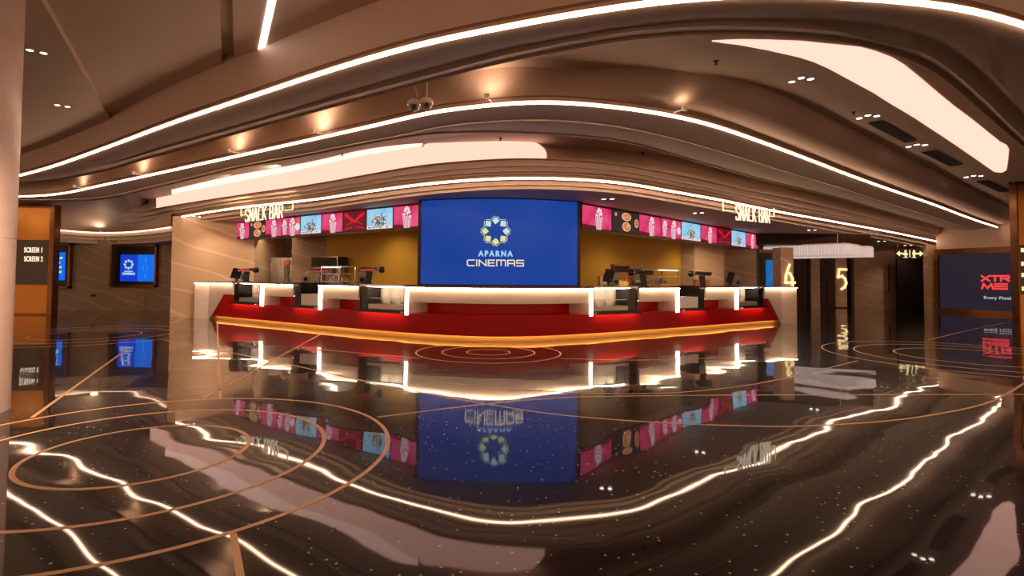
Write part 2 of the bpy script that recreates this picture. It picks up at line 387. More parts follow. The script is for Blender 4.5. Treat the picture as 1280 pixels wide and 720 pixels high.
# luminous membrane of ribbon 3
xs = [196+i*8.1 for i in range(58)]+[662, 668, 673, 677, 680, 682, 683]
top = [at_z(x, PB(x) if x < 530 else PT(x), ZR2) for x in xs]; bot = [at_z(x, B3(x), 3.60) for x in xs]
for i_, x in enumerate(xs):
    if x > 664: top[i_] = top[i_].lerp(bot[i_], .5*((x-664)/19)**2.5)
e0 = len(xs)-1
m = MB(); fr0 = []
rw = []
for k in range(5):
    t = k/4; rw.append([a.lerp(b, t)+Vector((0, -.03, 0)) for a, b in zip(top, bot)])
m.grid([[p+Vector((0, .02, 0)) for p in rw[0]]]+rw+[[p+Vector((0, .02, 0)) for p in rw[-1]]], mi=0)
outer = [at_z(x, PT(x), ZR2-.012) for x in xs if x < 534]; inner = [at_z(x, PB(x), ZR2-.012) for x in xs if x < 534]
m.grid([outer, inner], mi=1)
m.grid([lift(outer, ZR2+.004), outer], mi=1)
o = m.build('ceiling_light_panel', ['panel_face', 'panel_bright']); tag(o, 'long glowing peach light panel curving above the left menu screens', 'light panel')
# big light panel in recess 1
pg = [(890,52),(925,50.5),(960,51),(1000,52.5),(1040,56.5),(1075,60),(1094,65),(1115,73),(1130,82),(1150,98),(1170,115),(1192,133),(1215,150),(1250,178),(1258,182),(1261,187),(1260,200),(1258,213),(1252,216),(1243,215),(1220,199),(1185,175),(1140,145.5),(1112,129),(1090,115),(1062,100),(1036,86),(1018,78),(1000,72),(960,63),(925,56.5)]
P = [at_z(x, y, ZR1-.015) for x, y in pg]
m = MB(); m.extr(P, (0, 0, .03)); o = m.build('ceiling_light_panel', 'panel'); tag(o, 'large white curved light panel in the ceiling on the right', 'light panel')
# left bulkhead (beyond the bronze sign, above the wall screens)
XL = [-150+i*(364/30) for i in range(31)]
l2l = smooth_curve(L2, XL, Z2+.08)
KF = interp([(-150,283),(30,284),(70,287),(110,290.5),(140,291),(165,290),(213,284),(250,276)])
kk = smooth_curve(KF, XL, 2.98, 2)
wx = [max(0, min(1, (x-158)/34)) for x in XL]; wx = [w_*w_*(3-2*w_) for w_ in wx]
tuck = lambda P: [Vector((p.x*(1-w_)+q.x*w_, p.y*(1-w_)+q.y*w_, p.z)) for p, q, w_ in zip(P, kk, wx)]
rows = [lift(l2l, Z2+.08), tuck(lift(l2l, ZR2))]
for t, z_ in ((.25, 3.87), (.5, 3.79), (.72, 3.72), (.80, 3.62), (.87, 3.47), (.93, 3.28), (.98, 3.12), (1, 3.04)):
    rows.append(tuck([Vector((a.x*(1-t)+b.x*t, a.y*(1-t)+b.y*t, z_)) for a, b in zip(l2l, kk)]))
k2 = back(kk, .05)
rows += led_rows(kk, 2.98, 3.04)[1:]
for d, za, zb in ((.06, 2.98, 2.84), (.12, 2.84, 2.70), (.18, 2.70, 2.56)):
    q = back(kk, d); rows += [lift(q, za), lift(q, zb)]
rows.append([Vector((p.x*1.0, 22.5, 2.56)) for p in kk])
m = MB(); m.grid(rows); structure(m, 'ceiling_bulkhead', 'plaster')
jx = min(range(len(XL)), key=lambda i_: abs(XL[i_]-150))
tgt = [rows[r_][jx] for r_ in (4, 5, 5, 6, 6, 7, 7, 8, 9, 9, 9)]
mid_ = [rows[r_][min(jx+3, len(XL)-1)] for r_ in (4, 5, 5, 6, 6, 7, 7, 8, 9, 9, 9)]
sw = []
for k in range(13):
    t = k/12; sw.append([a_*(1-t)**2+(a_*.45+b_*.55+Vector((-.25, .15, -.05)))*2*t*(1-t)+c__*t*t for a_, b_, c__ in zip(R3_END, mid_, tgt)])
m = MB(); m.grid(sw); structure(m, 'ceiling_swirl', 'plaster')
sel = [i for i, x in enumerate(XL) if 60 <= x <= 222]
o = strip('led_strip_light', [kk[i] for i in sel], 2.98, 'short thin LED line above the two wall screens at the far left')
o.data.materials[0] = emit_mat('dim led strip', (1, .66, .42), 5.0)

pk = min(range(len(XL)), key=lambda i_: abs(XL[i_]-128)); pq = kk[pk]+Vector((0, -.16, .0))
root = empty('cove_uplight', (pq.x, pq.y, 3.02), 'tiny uplight on the low LED line above the two wall screens', 'uplight', 'uplights in the ceiling coves')
m = MB(); m.lathe((0, 0, 0), [(.03, -.03), (.034, 0), (.034, .03)], 16); m.build('housing', 'white', root)
m = MB(); m.lathe((0, 0, .031), [(.024, 0), (.018, .004), (.001, .006)], 16); m.build('lamp', 'lens_soft', root)
m = MB(); m.tube([(0, 0, -.01), (0, .17, -.01)], .008); m.build('arm', 'white', root)
spot('uplight_beam', (pq.x, pq.y-.05, 3.09), 15, (1, .68, .44), 2.9, 1, (pq.x, pq.y-.9, 4.0), .12)
# high ceiling near the viewer
kl, kr = -1.6, 1.6
slab = MB(); slab.box((-40, -9, 4.62), (40, 31, 4.8)); structure(slab, 'ceiling', 'plaster')
m = MB(); m.grid([[Vector((p.x, p.y, ZHI+.12)) for p in c1], [Vector((-14+28*i/106, -1.5, ZHI+.12)) for i in range(107)]], smooth=False)
structure(m, 'ceiling_plane', 'plaster')
def ceil_slab(imgpts_far_x0, imgpts_far_x1, near0, near1, z, name):
    """slab hanging below the high plane between two lines, ending at ribbon 1"""
    poly = []
    n = 12
    for i in range(n+1):
        x = imgpts_far_x0+(imgpts_far_x1-imgpts_far_x0)*i/n
        # point of c1 at that image x (fascia plane): intersect direction
        k = ratio(x, 100)
        best = min(range(len(c1)-1), key=lambda j: abs((c1[j].x+c1[j+1].x)/2-k*(c1[j].y+c1[j+1].y)/2))
        a, b = c1[best], c1[best+1]
        den = (b.x-a.x)-k*(b.y-a.y); t = (k*a.y-a.x)/den if abs(den) > 1e-9 else 0
        t = max(-1, min(2, t)); poly.append((a.x+(b.x-a.x)*t, a.y+(b.y-a.y)*t+.0))
    poly += [near1, near0]
    mm = MB(); mm.prism(poly, z, ZHI+.125); return structure(mm, name, 'plaster')
def near_pt(x0, y0, x1, y1, z, Y):
    a, b = at_z(x0, y0, z), at_z(x1, y1, z); t = (Y-a.y)/(b.y-a.y); return (a.x+(b.x-a.x)*t, Y)
dg = near_pt(139, 142, 60, 0, ZHI, 1.0); sl = near_pt(277, 75, 275, 0, ZHI, 1.0); sr_ = near_pt(293, 66, 291, 0, ZHI, 1.0)
ceil_slab(-140, 139, (-16, 1.0), dg, ZHI-.09, 'ceiling_panel')
ceil_slab(139, 277, dg, sl, ZHI, 'ceiling_panel')
ceil_slab(292, 1430, sr_, (12, 1.0), ZHI, 'ceiling_panel')
a, b = at_z(325.5, 68, ZHI-.004), at_z(340, 0, ZHI-.004); d = (b-a); e = a+d*1.9; u = Vector((d.x, d.y, 0)).normalized(); fr = frame((a.x, a.y), (u.x, u.y), ZHI)
L = (e-a).length
m = MB(); m.box((0, -.038, -.012), (L, .038, .012), fr=fr)
o = m.build('ceiling_light_bar', emit_mat('light bar', (1, .8, .7), 3.2)); tag(o, 'straight bright light bar set into the high ceiling, upper left', 'light strip')

# ------------------------------------------------------------------ downlights, sprinklers, vents, uplights
def downlight(pix, z, label, n=2, power=18, tri=False, size=1.0, sp=.11):
    p = at_z(pix[0], pix[1], z)
    root = empty('recessed_downlight', p, label, 'downlight', 'recessed downlights')
    d = Vector((p.x, p.y, 0)).normalized(); s = Vector((d.y, -d.x, 0))
    offs = [s*sp*.62*size, -s*sp*.62*size] if n == 2 else [s*sp*.95*size, -d*sp*.9*size, -s*sp*.95*size]
    for q in offs:
        m = MB(); m.lathe(q, [(.047*size, .004), (.047*size, -.008), (.037*size, -.010), (.035*size, -.002)], 20); m.build('trim_ring', 'white', root)
        m = MB(); m.lathe(q, [(.034*size, -.001), (.033*size, -.006), (.02*size, -.009), (.001, -.010)], 20); m.build('lamp', 'lens', root)
    if power: spot('downlight_beam', p+Vector((0, 0, -.06)), power, (1, .74, .54), 2.1, .8)
    return root
downlight((46,64), ZHI-.09, 'twin downlight beside the top of the left marble pillar', 2, 70)
p = Vector((-3.1, 3.3, ZHI))  # downlight added out of view to brighten the left pillar
root = empty('recessed_downlight', p, 'added unseen downlight on the high ceiling that brightens the left pillar', 'downlight', 'recessed downlights')
m = MB(); m.lathe((0, 0, 0), [(.06, .004), (.06, -.008), (.045, -.010)], 18); m.build('trim_ring', 'white', root)
m = MB(); m.lathe((0, 0, -.002), [(.043, 0), (.03, -.006), (.001, -.008)], 18); m.build('lamp', 'lens', root)
spot('pillar_fill_beam', p+Vector((0, 0, -.06)), 1500, (1, .66, .47), .95, 1, (-4.95, 4.85, .5))
downlight((78,132), ZHI-.09, 'second twin downlight out from the left pillar, above the LED line', 2, 70)
downlight((1001.5,100), ZR1, 'triple downlight alone below the large ceiling light panel', 3, 90, size=1.1)
downlight((1085,146), ZR1, 'triple downlight at the near end of the first dark air grille', 3, 90, size=1.2)
downlight((1146,182), ZR1, 'triple downlight between the two dark air grilles', 3, 90, size=1.3)
downlight((1217,220.5), ZR1, 'triple downlight beyond the second air grille near the panel end', 3, 90, size=1.4)
downlight((760,248.5), 3.15, 'twin downlight just right of the blue screen', 2, 60, size=1.3)
downlight((873,266), 3.15, 'twin downlight above the right menu screens', 2, 110, size=1.3)
downlight((1015,287.5), 3.15, 'twin downlight right of the right hand snack bar sign', 2, 110, size=1.4)
downlight((1066,295.5), 3.15, 'twin downlight above the crystal chandelier', 2, 110, size=1.5)
downlight((1102,301.5), 3.15, 'twin downlight between the chandelier and the restroom sign', 2, 110, size=1.6)
downlight((1135,306.5), 3.15, 'twin downlight right above the restroom sign', 2, 110, size=1.7)
downlight((155,306), 2.56, 'small downlight above the left wall screen', 2, 12, size=1.2)
downlight((246,270.5), 3.235, 'twin downlight in the soffit over the beige marble wall', 2, 70, size=1.2)
for px_, lab_ in (((286, 217.5), 'single small downlight above the left end of the glowing panel'), ((349, 205.5), 'single small downlight above the middle of the glowing panel')):
    p = at_z(px_[0], px_[1], ZR2)
    root = empty('recessed_downlight', p, lab_, 'downlight', 'recessed downlights')
    m = MB(); m.lathe((0, 0, 0), [(.05, .004), (.05, -.008), (.036, -.010), (.034, -.002)], 18); m.build('trim_ring', 'grey', root)
    m = MB(); m.lathe((0, 0, -.002), [(.034, 0), (.02, .002), (.001, .003)], 18); m.build('lamp', emit_mat('deep lamp', (1, .8, .6), .5), root)
    spot('wall_fill_beam', p+Vector((0, 0, -.05)), 380, (1, .70, .46), 1.5, 1, (-9.6, 17.95, 1.3))  # beam added to brighten the marble wall
spr = [((895,74), ZR1, 'below the tip of the large light panel'), ((1067,138), ZR1, 'beside the first air grille'), ((212,127), Z1+.30, 'on the upper left ribbon'), ((625.5,170.5), ZR2, 'above the glowing panel centre'), ((803,188.5), ZR2, 'right of the glowing panel'), ((428,190), ZR2, 'above the glowing panel, left of centre'), ((348,206), ZR2, 'above the glowing panel near its left end'), ((932,237), Z3+.12, 'above the right snack bar sign')]
for (x, y), z, w in spr:
    if z not in (ZR1, ZR2): continue
    p = at_z(x, y+2, z)
    root = empty('sprinkler_head', p, 'small dark sprinkler head in the ceiling, '+w, 'sprinkler', 'ceiling sprinklers')
    m = MB(); m.lathe((0, 0, 0), [(.035, .003), (.035, -.006), (.014, -.012), (.012, -.035)], 14); m.build('collar', 'dark', root)
    m = MB(); m.lathe((0, 0, 0), [(.004, -.035), (.026, -.045), (.026, -.049), (.004, -.05)], 14); m.build('deflector', 'dark', root)
def vent(x0, y0, x1, y1, z, w, label):
    a, b = at_z(x0, y0, z), at_z(x1, y1, z); d = b-a; L = d.length; fr = frame((a.x, a.y), (d.x, d.y), z)
    root = empty('air_grille', a, label, 'vent', 'linear air grilles')
    m = MB(); m.box((0, -w/2, -.02), (L, w/2, .0), fr=fr); m.box((.03, -w/2+.03, -.024), (L-.03, w/2-.03, -.0201), 1, fr=fr)
    world_part(m, 'frame', ['dark', 'void'], root)
    m = MB()
    for i in range(4): m.box((.03, -w/2+.05+i*(w-.1)/3.4, -.028), (L-.03, -w/2+.062+i*(w-.1)/3.4, -.024), fr=fr)
    world_part(m, 'blade', 'dark', root)
vent(1093, 152, 1138, 176.5, ZR1, .20, 'first dark linear air grille below the large light panel')
vent(1161, 189, 1195, 206, ZR1, .25, 'second dark linear air grille, midway along the right ceiling')
vent(1228, 226, 1256, 239, ZR1, .25, 'third dark air grille, next to the bronze post')
def uplight(x, label, power):
    k = ratio(x, 180)
    j = min(range(len(c2)), key=lambda j: abs(c2[j].x-k*c2[j].y))
    p = c2[j]; t = (c2[j+1]-c2[j-1]).normalized(); n = Vector((t.y, -t.x, 0))
    if n.y > 0: n = -n
    q = Vector((p.x, p.y, Z2+.05))+n*.22
    root = empty('cove_uplight', q, label, 'uplight', 'uplights in the cove of the middle ribbon')
    m = MB(); m.lathe((0, 0, 0), [(.03, -.03), (.034, 0), (.034, .03)], 16); m.build('housing', 'white', root)
    m = MB(); m.tube([(0, 0, -.01), tuple(-n*.21+Vector((0, 0, -.005)))], .008); m.build('arm', 'white', root)
    m = MB(); m.lathe((0, 0, .031), [(.024, 0), (.018, .004), (.001, .006)], 16); m.build('lamp', 'lens_soft', root)
    spot('uplight_beam', q+Vector((0, 0, .06)), power*3.2, (1, .66, .44), 2.9, 1, q+Vector((0, 0, .6))-n*.20, .12)
for x, w, pw in ((108,'far left end, over the bronze sign',5),(186,'second from the left',6),(306,'third from the left',6),(410,'left of the hanging cameras',7),(612,'above the centre of the ceiling',4),(835,'right of centre',.8)):
    uplight(x, 'tiny uplight on the middle ribbon cove, '+w, pw)

# hanging dome cameras
def dome_cam(x, y, ytop, D, label, curl):
    p = at_y(x, y, D)
    root = empty('hanging_dome_camera', p, label, 'camera', 'hanging security cameras')
    m = MB(); m.lathe((0, 0, 0), [(.02, .075), (.06, .07), (.092, .04), (.098, .0), (.085, -.012)], 24); m.build('housing', 'white', root)
    m = MB(); m.lathe((0, 0, -.012), [(.08, 0), (.078, -.025), (.062, -.055), (.035, -.073), (.001, -.078)], 24); d = m.build('dome', 'grey', root)
    m = MB(); m.lathe((0.012, -.058, -.045), [(.03, -.024), (.03, 0.02)], 16, axis='Y'); m.build('lens', 'black', root)
    zt = ZR1-p.z
    m = MB()
    if curl: m.tube([(.045, 0, .06), (.05, 0, .12), (.02, 0, .2), (-.01, 0, .28), (-.01, 0, zt)], .012)
    else:
        m.tube([(0, 0, .07), (0, 0, zt)], .014); m.lathe((0, 0, .28), [(.02, 0), (.022, .03), (.02, .06)], 12)
    m.build('drop_pole', 'white', root)
dome_cam(517.5, 131, 106, 7.5, 'left of the two white dome cameras hanging from the ceiling', True)
dome_cam(533, 129, 103, 7.4, 'right of the two white dome cameras hanging from the ceiling', False)

# ------------------------------------------------------------------ floor
m = MB(); m.box((-40, -9, -.12), (40, 31, 0))
fm = mat('polished terrazzo', (.018, .012, .010), .07, spec=.04, ior=1.38)
n, l, b = nodes(fm)
tc = n.new('ShaderNodeTexCoord')
vo = n.new('ShaderNodeTexVoronoi'); vo.inputs['Scale'].default_value = 17; vo.inputs['Randomness'].default_value = 1
lt = n.new('ShaderNodeMath'); lt.operation = 'LESS_THAN'; lt.inputs[1].default_value = .12
sepc = n.new('ShaderNodeSeparateColor'); gt = n.new('ShaderNodeMath'); gt.operation = 'GREATER_THAN'; gt.inputs[1].default_value = .45
mu = n.new('ShaderNodeMath'); mu.operation = 'MULTIPLY'
vo2 = n.new('ShaderNodeTexVoronoi'); vo2.inputs['Scale'].default_value = 60
ra = n.new('ShaderNodeMapRange'); ra.inputs['From Min'].default_value = 0; ra.inputs['From Max'].default_value = 1; ra.inputs['To Min'].default_value = .25; ra.inputs['To Max'].default_value = 1.9
ns = n.new('ShaderNodeTexNoise'); ns.inputs['Scale'].default_value = .7; ns.inputs['Detail'].default_value = 5
cl = n.new('ShaderNodeMixRGB'); cl.inputs['Color1'].default_value = (.005, .003, .002, 1); cl.inputs['Color2'].default_value = (.022, .013, .008, 1)
gr = n.new('ShaderNodeMixRGB'); gr.blend_type = 'MULTIPLY'; gr.inputs['Fac'].default_value = .8
mxs = n.new('ShaderNodeMixRGB'); mxs.inputs['Color2'].default_value = (.95, .84, .74, 1)
L_ = l.new
L_(tc.outputs['Object'], vo.inputs['Vector']); L_(tc.outputs['Object'], vo2.inputs['Vector']); L_(tc.outputs['Object'], ns.inputs['Vector'])
L_(vo.outputs['Distance'], lt.inputs[0]); L_(vo.outputs['Color'], sepc.inputs['Color']); L_(sepc.outputs['Red'], gt.inputs[0]); L_(lt.outputs[0], mu.inputs[0]); L_(gt.outputs[0], mu.inputs[1])
L_(ns.outputs['Fac'], cl.inputs['Fac']); L_(vo2.outputs['Color'], gr.inputs['Color2']); L_(cl.outputs['Color'], gr.inputs['Color1'])
L_(gr.outputs['Color'], mxs.inputs['Color1']); L_(mu.outputs[0], mxs.inputs['Fac']); L_(mxs.outputs['Color'], b.inputs['Base Color'])
nb = n.new('ShaderNodeTexNoise'); nb.inputs['Scale'].default_value = .8; nb.inputs['Detail'].default_value = 1.4; nb.inputs['Roughness'].default_value = .42
bp = n.new('ShaderNodeBump'); bp.inputs['Strength'].default_value = 1; bp.inputs['Distance'].default_value = .011
L_(tc.outputs['Object'], nb.inputs['Vector']); L_(nb.outputs['Fac'], bp.inputs['Height']); L_(bp.outputs['Normal'], b.inputs['Normal']); L_(bp.outputs['Normal'], b.inputs['Coat Normal'])
b.inputs['Coat Weight'].default_value = 1; b.inputs['Coat Roughness'].default_value = .03; b.inputs['Coat IOR'].default_value = 1.5
nr = n.new('ShaderNodeMapRange'); nr.inputs['To Min'].default_value = .16; nr.inputs['To Max'].default_value = .30
L_(ns.outputs['Fac'], nr.inputs['Value']); L_(nr.outputs['Result'], b.inputs['Roughness'])
structure(m, 'floor', fm)
# brass inlays
tn = [0]
def inlay(P, w=.032, closed=False):
    tn[0] += 1
    P = [Vector((p[0], p[1], 0)) for p in P]; n_ = len(P); A = []; B = []
    for i, p in enumerate(P):
        t = (P[(i+1) % n_]-P[i-1]) if closed else (P[min(i+1, n_-1)]-P[max(i-1, 0)])
        s = Vector((t.y, -t.x, 0)).normalized()*w/2; A.append(p+s); B.append(p-s)
    if closed: A.append(A[0]); B.append(B[0])
    m = MB(); u = Vector((0, 0, .0015)); dn = Vector((0, 0, -.004))
    m.grid([[a+dn for a in A], [a+u for a in A], [b_+u for b_ in B], [b_+dn for b_ in B]], smooth=False)
    structure(m, 'trim_%d' % tn[0], 'inlay')
def ring(cx, cy, r, w=.032): inlay([(cx+r*math.cos(2*math.pi*i/128), cy+r*math.sin(2*math.pi*i/128)) for i in range(128)], w, True)
for r in (.75, 1.336, 1.855): ring(-2.69, 4.234, r, .034)
for r in (.395, .846, 1.318): ring(-.09, 10.07, r, .028)
for r in (1.25, 1.9, 2.45): ring(8.85, 10.0, r, .03)
for r in (1.05, 1.65, 2.25): ring(-9.2, 12.4, r, .03)
def fl(pts, n_=40):
    """smooth inlay through picked floor points"""
    P = [at_z(x, y) for x, y in pts]
    if len(P) == 2: return P
    out = []
    for i in range(len(P)-1):
        p0, p1, p2, p3 = P[max(i-1, 0)], P[i], P[i+1], P[min(i+2, len(P)-1)]
        for k in range(12):
            t = k/12; out.append(.5*((2*p1)+(p2-p0)*t+(2*p0-5*p1+4*p2-p3)*t*t+(3*p1-p0-3*p2+p3)*t**3))
    return out+[P[-1]]
inlay(fl([(40,522),(158,437)]))
inlay(fl([(275,498),(271.5,402)]))
inlay(fl([(255,497.5),(404,416)]))
inlay(fl([(291.5,667),(301,722)]), .034)
inlay(fl([(471,521.5),(605,505.2),(700,497.3),(760,495.5),(900,494),(1280,493)]))
inlay(fl([(205,425),(330,449),(457,476.5),(546,494),(612,505.6),(700,518.5),(820,528),(960,533),(1040,531),(1110,526),(1160,519.5),(1215,509),(1250,497),(1290,473)]))
inlay(fl([(400,437),(470,443),(525,448)]))
inlay(fl([(513,471),(589,482),(700,490),(800,492),(880,488),(960,477),(1035,460),(1072,451)]), .028)
inlay(fl([(700,448),(800,450),(905,447)]), .026)
inlay(fl([(1160,425),(1215,412),(1262,402)]), .028)

# ------------------------------------------------------------------ walls
def wall(name, x0, y0, x1, y1, z0, z1, t, m_, bevel=0):
    fr = frame((x0, y0), (x1-x0, y1-y0)); L = math.hypot(x1-x0, y1-y0)
    mm = MB(); mm.box((0, -t, z0), (L, 0, z1), fr=fr); return structure(mm, name, m_, bevel)
wall('wall_left', -24, 15, -24, 22, 0, 4.62, .2, 'marble_dark')
# faces point right of direction of travel (u x z): travelling +X gives outward -Y (towards the viewer)
wall('wall_back', -24, 20.95, -10.5, 20.95, 0, 3.6, .2, 'marble_dark')
bxL, bxR, byF = ratio(214, 335)*17.95, ratio(317.5, 335)*17.95, 17.95
m = MB(); m.box((bxL, byF, 0), (bxR, 20.9, 3.32)); structure(m, 'wall_marble', 'marble')
# left marble pillar
pc = (-5.385, 5.235); pr = .6
m = MB(); m.lathe((pc[0], pc[1], 0), [(pr, 0.0), (pr, .098), (pr-.004, .10), (pr-.004, .106), (pr, .108), (pr, 1.7), (pr-.004, 1.702), (pr-.004, 1.708), (pr, 1.71), (pr, ZHI+.1)], 72)
structure(m, 'pillar', 'marble_pale')
# snack bar front curve
def FY(X): return 10.4+.76*math.sqrt(X*X+1.65**2)
def front(x):
    k = ratio(x, 385); Y = 13.0
    for _ in range(60): Y = .5*Y+.5*FY(k*Y)
    return Vector((k*Y, Y, 0))
def nrm(p):
    d = .76*p.x/math.sqrt(p.x*p.x+1.65**2); return Vector((d, -1, 0)).normalized()
def off(p, d): return p-nrm(p)*d            # d behind the front
def pts(xa, xb, n_=None):
    n_ = n_ or max(2, int(abs(xb-xa)/12)+1)
    return [front(xa+(xb-xa)*i/n_) for i in range(n_+1)]
def band(mb, P, d0, d1, z0, z1, mi=0):
    """solid band along the front between setbacks d0 (front) and d1 (back)"""
    A = [off(p, d0) for p in P]; B = [off(p, d1) for p in P]
    mb.grid([lift(A, z0), lift(A, z1), lift(B, z1), lift(B, z0), lift(A, z0)], mi, smooth=True)
    for i in (0, -1): mb.quad(*(Vector((q.x, q.y, z)) for q, z in ((A[i], z0), (A[i], z1), (B[i], z1), (B[i], z0))), mi)
ZT, ZRD, ZA, ZC = .13, .55, .84, 1.14
ctr = empty('snack_bar_counter', (0, 11.65, 0), 'long red and white snack bar counter with glowing edges and brass plinth', 'counter')
XLW, XRW = 262, 976
m = MB(); band(m, pts(XLW, XRW), .07, .8, 0, ZT); world_part(m, 'plinth', 'brass', ctr)
m = MB(); band(m, pts(XLW+4, XRW-4), .0, .8, ZT+.0, ZRD); world_part(m, 'base_panel', 'red', ctr)
m = MB(); band(m, pts(268, 970), .014, .034, ZT-.009, ZT-.001); world_part(m, 'plinth_light', 'led_toe', ctr)
m = MB(); band(m, pts(266, 972), .0, .01, ZT-.016, ZT); world_part(m, 'base_lip', 'red', ctr)
segs = [(326, 366), (399, 448), (507, 740), (799, 848), (882, 922)]
rec = [(.5, .0), (.55, 0), (.7, 0), (.55, 0), (.5, 0)]
for i, (xa, xb) in enumerate(segs):
    P = pts(xa, xb); dp = rec[i][0]
    m = MB(); band(m, P, 0, .8, ZA, ZC); world_part(m, 'apron', 'stone', ctr)
    m = MB(); band(m, P, dp, .8, ZRD, ZA); world_part(m, 'recess_panel', 'red', ctr)
    m = MB(); band(m, P, .016, .03, ZC-.022, ZC-.002)
    m = MB(); band(m, P, -.05, -.03, ZC-.012, ZC-.001); world_part(m, 'edge_light', 'led_soft', ctr)
    m = MB(); band(m, P, .05, .08, ZA-.012, ZA-.002); world_part(m, 'recess_light', 'led_recess', ctr)
    m = MB(); band(m, P, .0, .02, ZA-.03, ZA); world_part(m, 'apron_lip', 'stone', ctr)
    for side, (ca, cb) in ((0, (xa, xa+4)), (1, (xb-4, xb))):
        if (i < 2 and side) or (i > 2 and not side): continue
        Pc = pts(ca, cb, 1)
        m = MB(); band(m, Pc, .0, dp+.01, ZRD, ZA); world_part(m, 'cheek', 'stone', ctr)
    for lx in ([xa] if i < 2 else [xa, xb] if i == 2 else [xb]):
        Pc = pts(lx-.2, lx+3.6, 1) if lx == xa else pts(lx-3.6, lx+.2, 1)
        m = MB(); band(m, Pc, -.03, -.002, ZRD-.04, ZC-.012); world_part(m, 'upright_light', 'led_vert', ctr)
# worktop (with cut-outs filled by the cases behind it)
for xa, xb in [(291, 366)][:0]+segs:
    m = MB(); band(m, pts(xa, xb), -.06, .8, ZC, ZC+.035); world_part(m, 'worktop', 'worktop', ctr)
# rear of the counter below the cases
for xa, xb in ((291, 366), (399, 849), (883, 956)):
    m = MB(); band(m, pts(xa, xb), .8, .86, 0, ZC-.001); world_part(m, 'rear_panel', 'stone', ctr)
    m = MB(); band(m, pts(xa, xb), .80, 1.12, ZC+.0, ZC+.035); world_part(m, 'rear_shelf', 'worktop', ctr)
# end panels
for sgn, (xo, xi, xs0, xs1, xcase) in ((-1, (243, 262, 266, 280, 291)), (1, (996, 976, 973, 960, 955))):
    e1 = front(xi); Yf = e1.y+.04
    xo3 = ratio(xo, 385)*Yf
    m = MB()
    xa_, xb_ = sorted((xo3, e1.x)); m.box((xa_, Yf-.0, 0), (xb_, Yf+.75, ZC))
    pa, pm, pn = front(xi), front(xs0), front(xs1); pcs = front(xcase); o_ = Vector((0, 0, 0))
    q = lambda p, z: Vector((p.x, p.y, z))+nrm(p)*.02
    zt_ = .80
    poly = [q(pa, .02), q(pm, ZT+.02), q(pn, zt_), q(pcs, zt_), q(pcs, ZC), q(pa, ZC)]
    m.extr(poly, -nrm(pm)*.3)
    world_part(m, 'end_panel', 'stone', ctr)
    q2 = lambda p, z: Vector((p.x, p.y, z))+nrm(p)*.0
    m = MB(); m.extr([q2(pm, ZT), q2(pcs, ZT), q2(pcs, zt_), q2(pn, zt_)], -nrm(pm)*.3); world_part(m, 'end_red_panel', 'red', ctr)
    m = MB(); m.box((xa_-.02, Yf-.06, ZC), (xb_+.02, Yf+.78, ZC+.035))
    m.extr([Vector((p.x, p.y, ZC)) for p in (pa+nrm(pa)*.08, pcs+nrm(pcs)*.08, off(pcs, .7), off(pa, .7))], (0, 0, .035))
    world_part(m, 'worktop', 'worktop', ctr)
    m = MB(); m.box((xa_, Yf-.05, ZC-.012), (xb_, Yf-.03, ZC-.001))
    m.extr([Vector((p.x, p.y, ZC-.013)) for p in (pa+nrm(pa)*.07, pcs+nrm(pcs)*.07, pcs+nrm(pcs)*.05, pa+nrm(pa)*.05)], (0, 0, .012))
    world_part(m, 'edge_light', 'led_soft', ctr)

# ------------------------------------------------------------------ display cases
def wingframe(xa, xb):
    a, b_ = front(xa), front(xb); d = b_-a; fr = frame((a.x, a.y), (d.x, d.y)); return fr, d.length, a, math.atan2(d.y, d.x)
def hot_case(xa, xb, label, blackside):
    fr, L, a, rz = wingframe(xa, xb)
    root = empty('display_case', (a.x, a.y, 0), label, 'display case', 'heated display cases set into the counter', rz)
    f = lambda u, w, z: (L/2+(u-L/2)*(1+.13*min(0, w)), -w, z)              # local: w positive towards the room
    zb, zt = ZRD+.012, ZC+.05
    t = .05; wl = .22 if False else t
    m = MB(); m.box((.01, -.70, zb), (L-.01, -.02, zb+.05), fr=f); m.box((.01, -.70, zb), (L-.01, -.64, zt), fr=f)
    m.box((.01, -.70, zb), (.05, -.02, zt-.02), fr=f); m.box((L-.05, -.70, zb), (L-.01, -.02, zt-.02), fr=f); m.build('shell', 'black', root)
    m = MB(); m.box((0.0, -.72, zt-.04), (L, .0, zt), fr=f); m.build('top_rim', 'steel', root, .006)
    m = MB(); m.box((.06, .085, zb-.010), (L-.06, .11, zb-.003), fr=f); m.build('under_light', 'led_under', root)
    m = MB(); m.box((.01, -.02, zb), (L-.01, .13, zb+.03), fr=f); m.box((.01, .122, zb-.018), (L-.01, .13, zb), fr=f); m.build('front_lip', 'black', root)
    # steel interior with vertical folds
    m = MB(); n_ = 28; r0 = []; r1 = []
    for i in range(n_+1):
        u = .07+(L-.14)*i/n_; w = -.42+.035*math.cos(i*math.pi*2/7)
        r0.append(f(u, w, zb+.16)); r1.append(f(u, w, zt-.08))
    m.grid([r0, r1]); m.box((.06, -.5, zb+.05), (L-.06, -.06, zb+.16), fr=f); m.build('inner_liner', 'liner', root)
    m = MB(); m.box((.07, -.34, zb+.30), (L-.07, -.08, zb+.31), fr=f); m.build('shelf', 'chrome', root)
    m = MB(); m.box((.08, -.20, zt-.065), (L-.08, -.16, zt-.045), fr=f); m.build('lamp', emit_mat('case lamp', (1, .82, .58), 22), root)
    m = MB(); m.box((.05, -.030, zb+.05), (L-.05, -.024, zt-.04), fr=f); m.build('front_glass', 'glass', root)
    s0 = .04 if blackside < 0 else L-.04-.26*L/1.6
    m = MB(); m.box((min(s0, L-.05) if blackside > 0 else .02, -.6, zb+.02), (L-.02 if blackside > 0 else .02+.26*L/1.6, -.035, zt-.05), fr=f); m.build('side_housing', 'black', root)
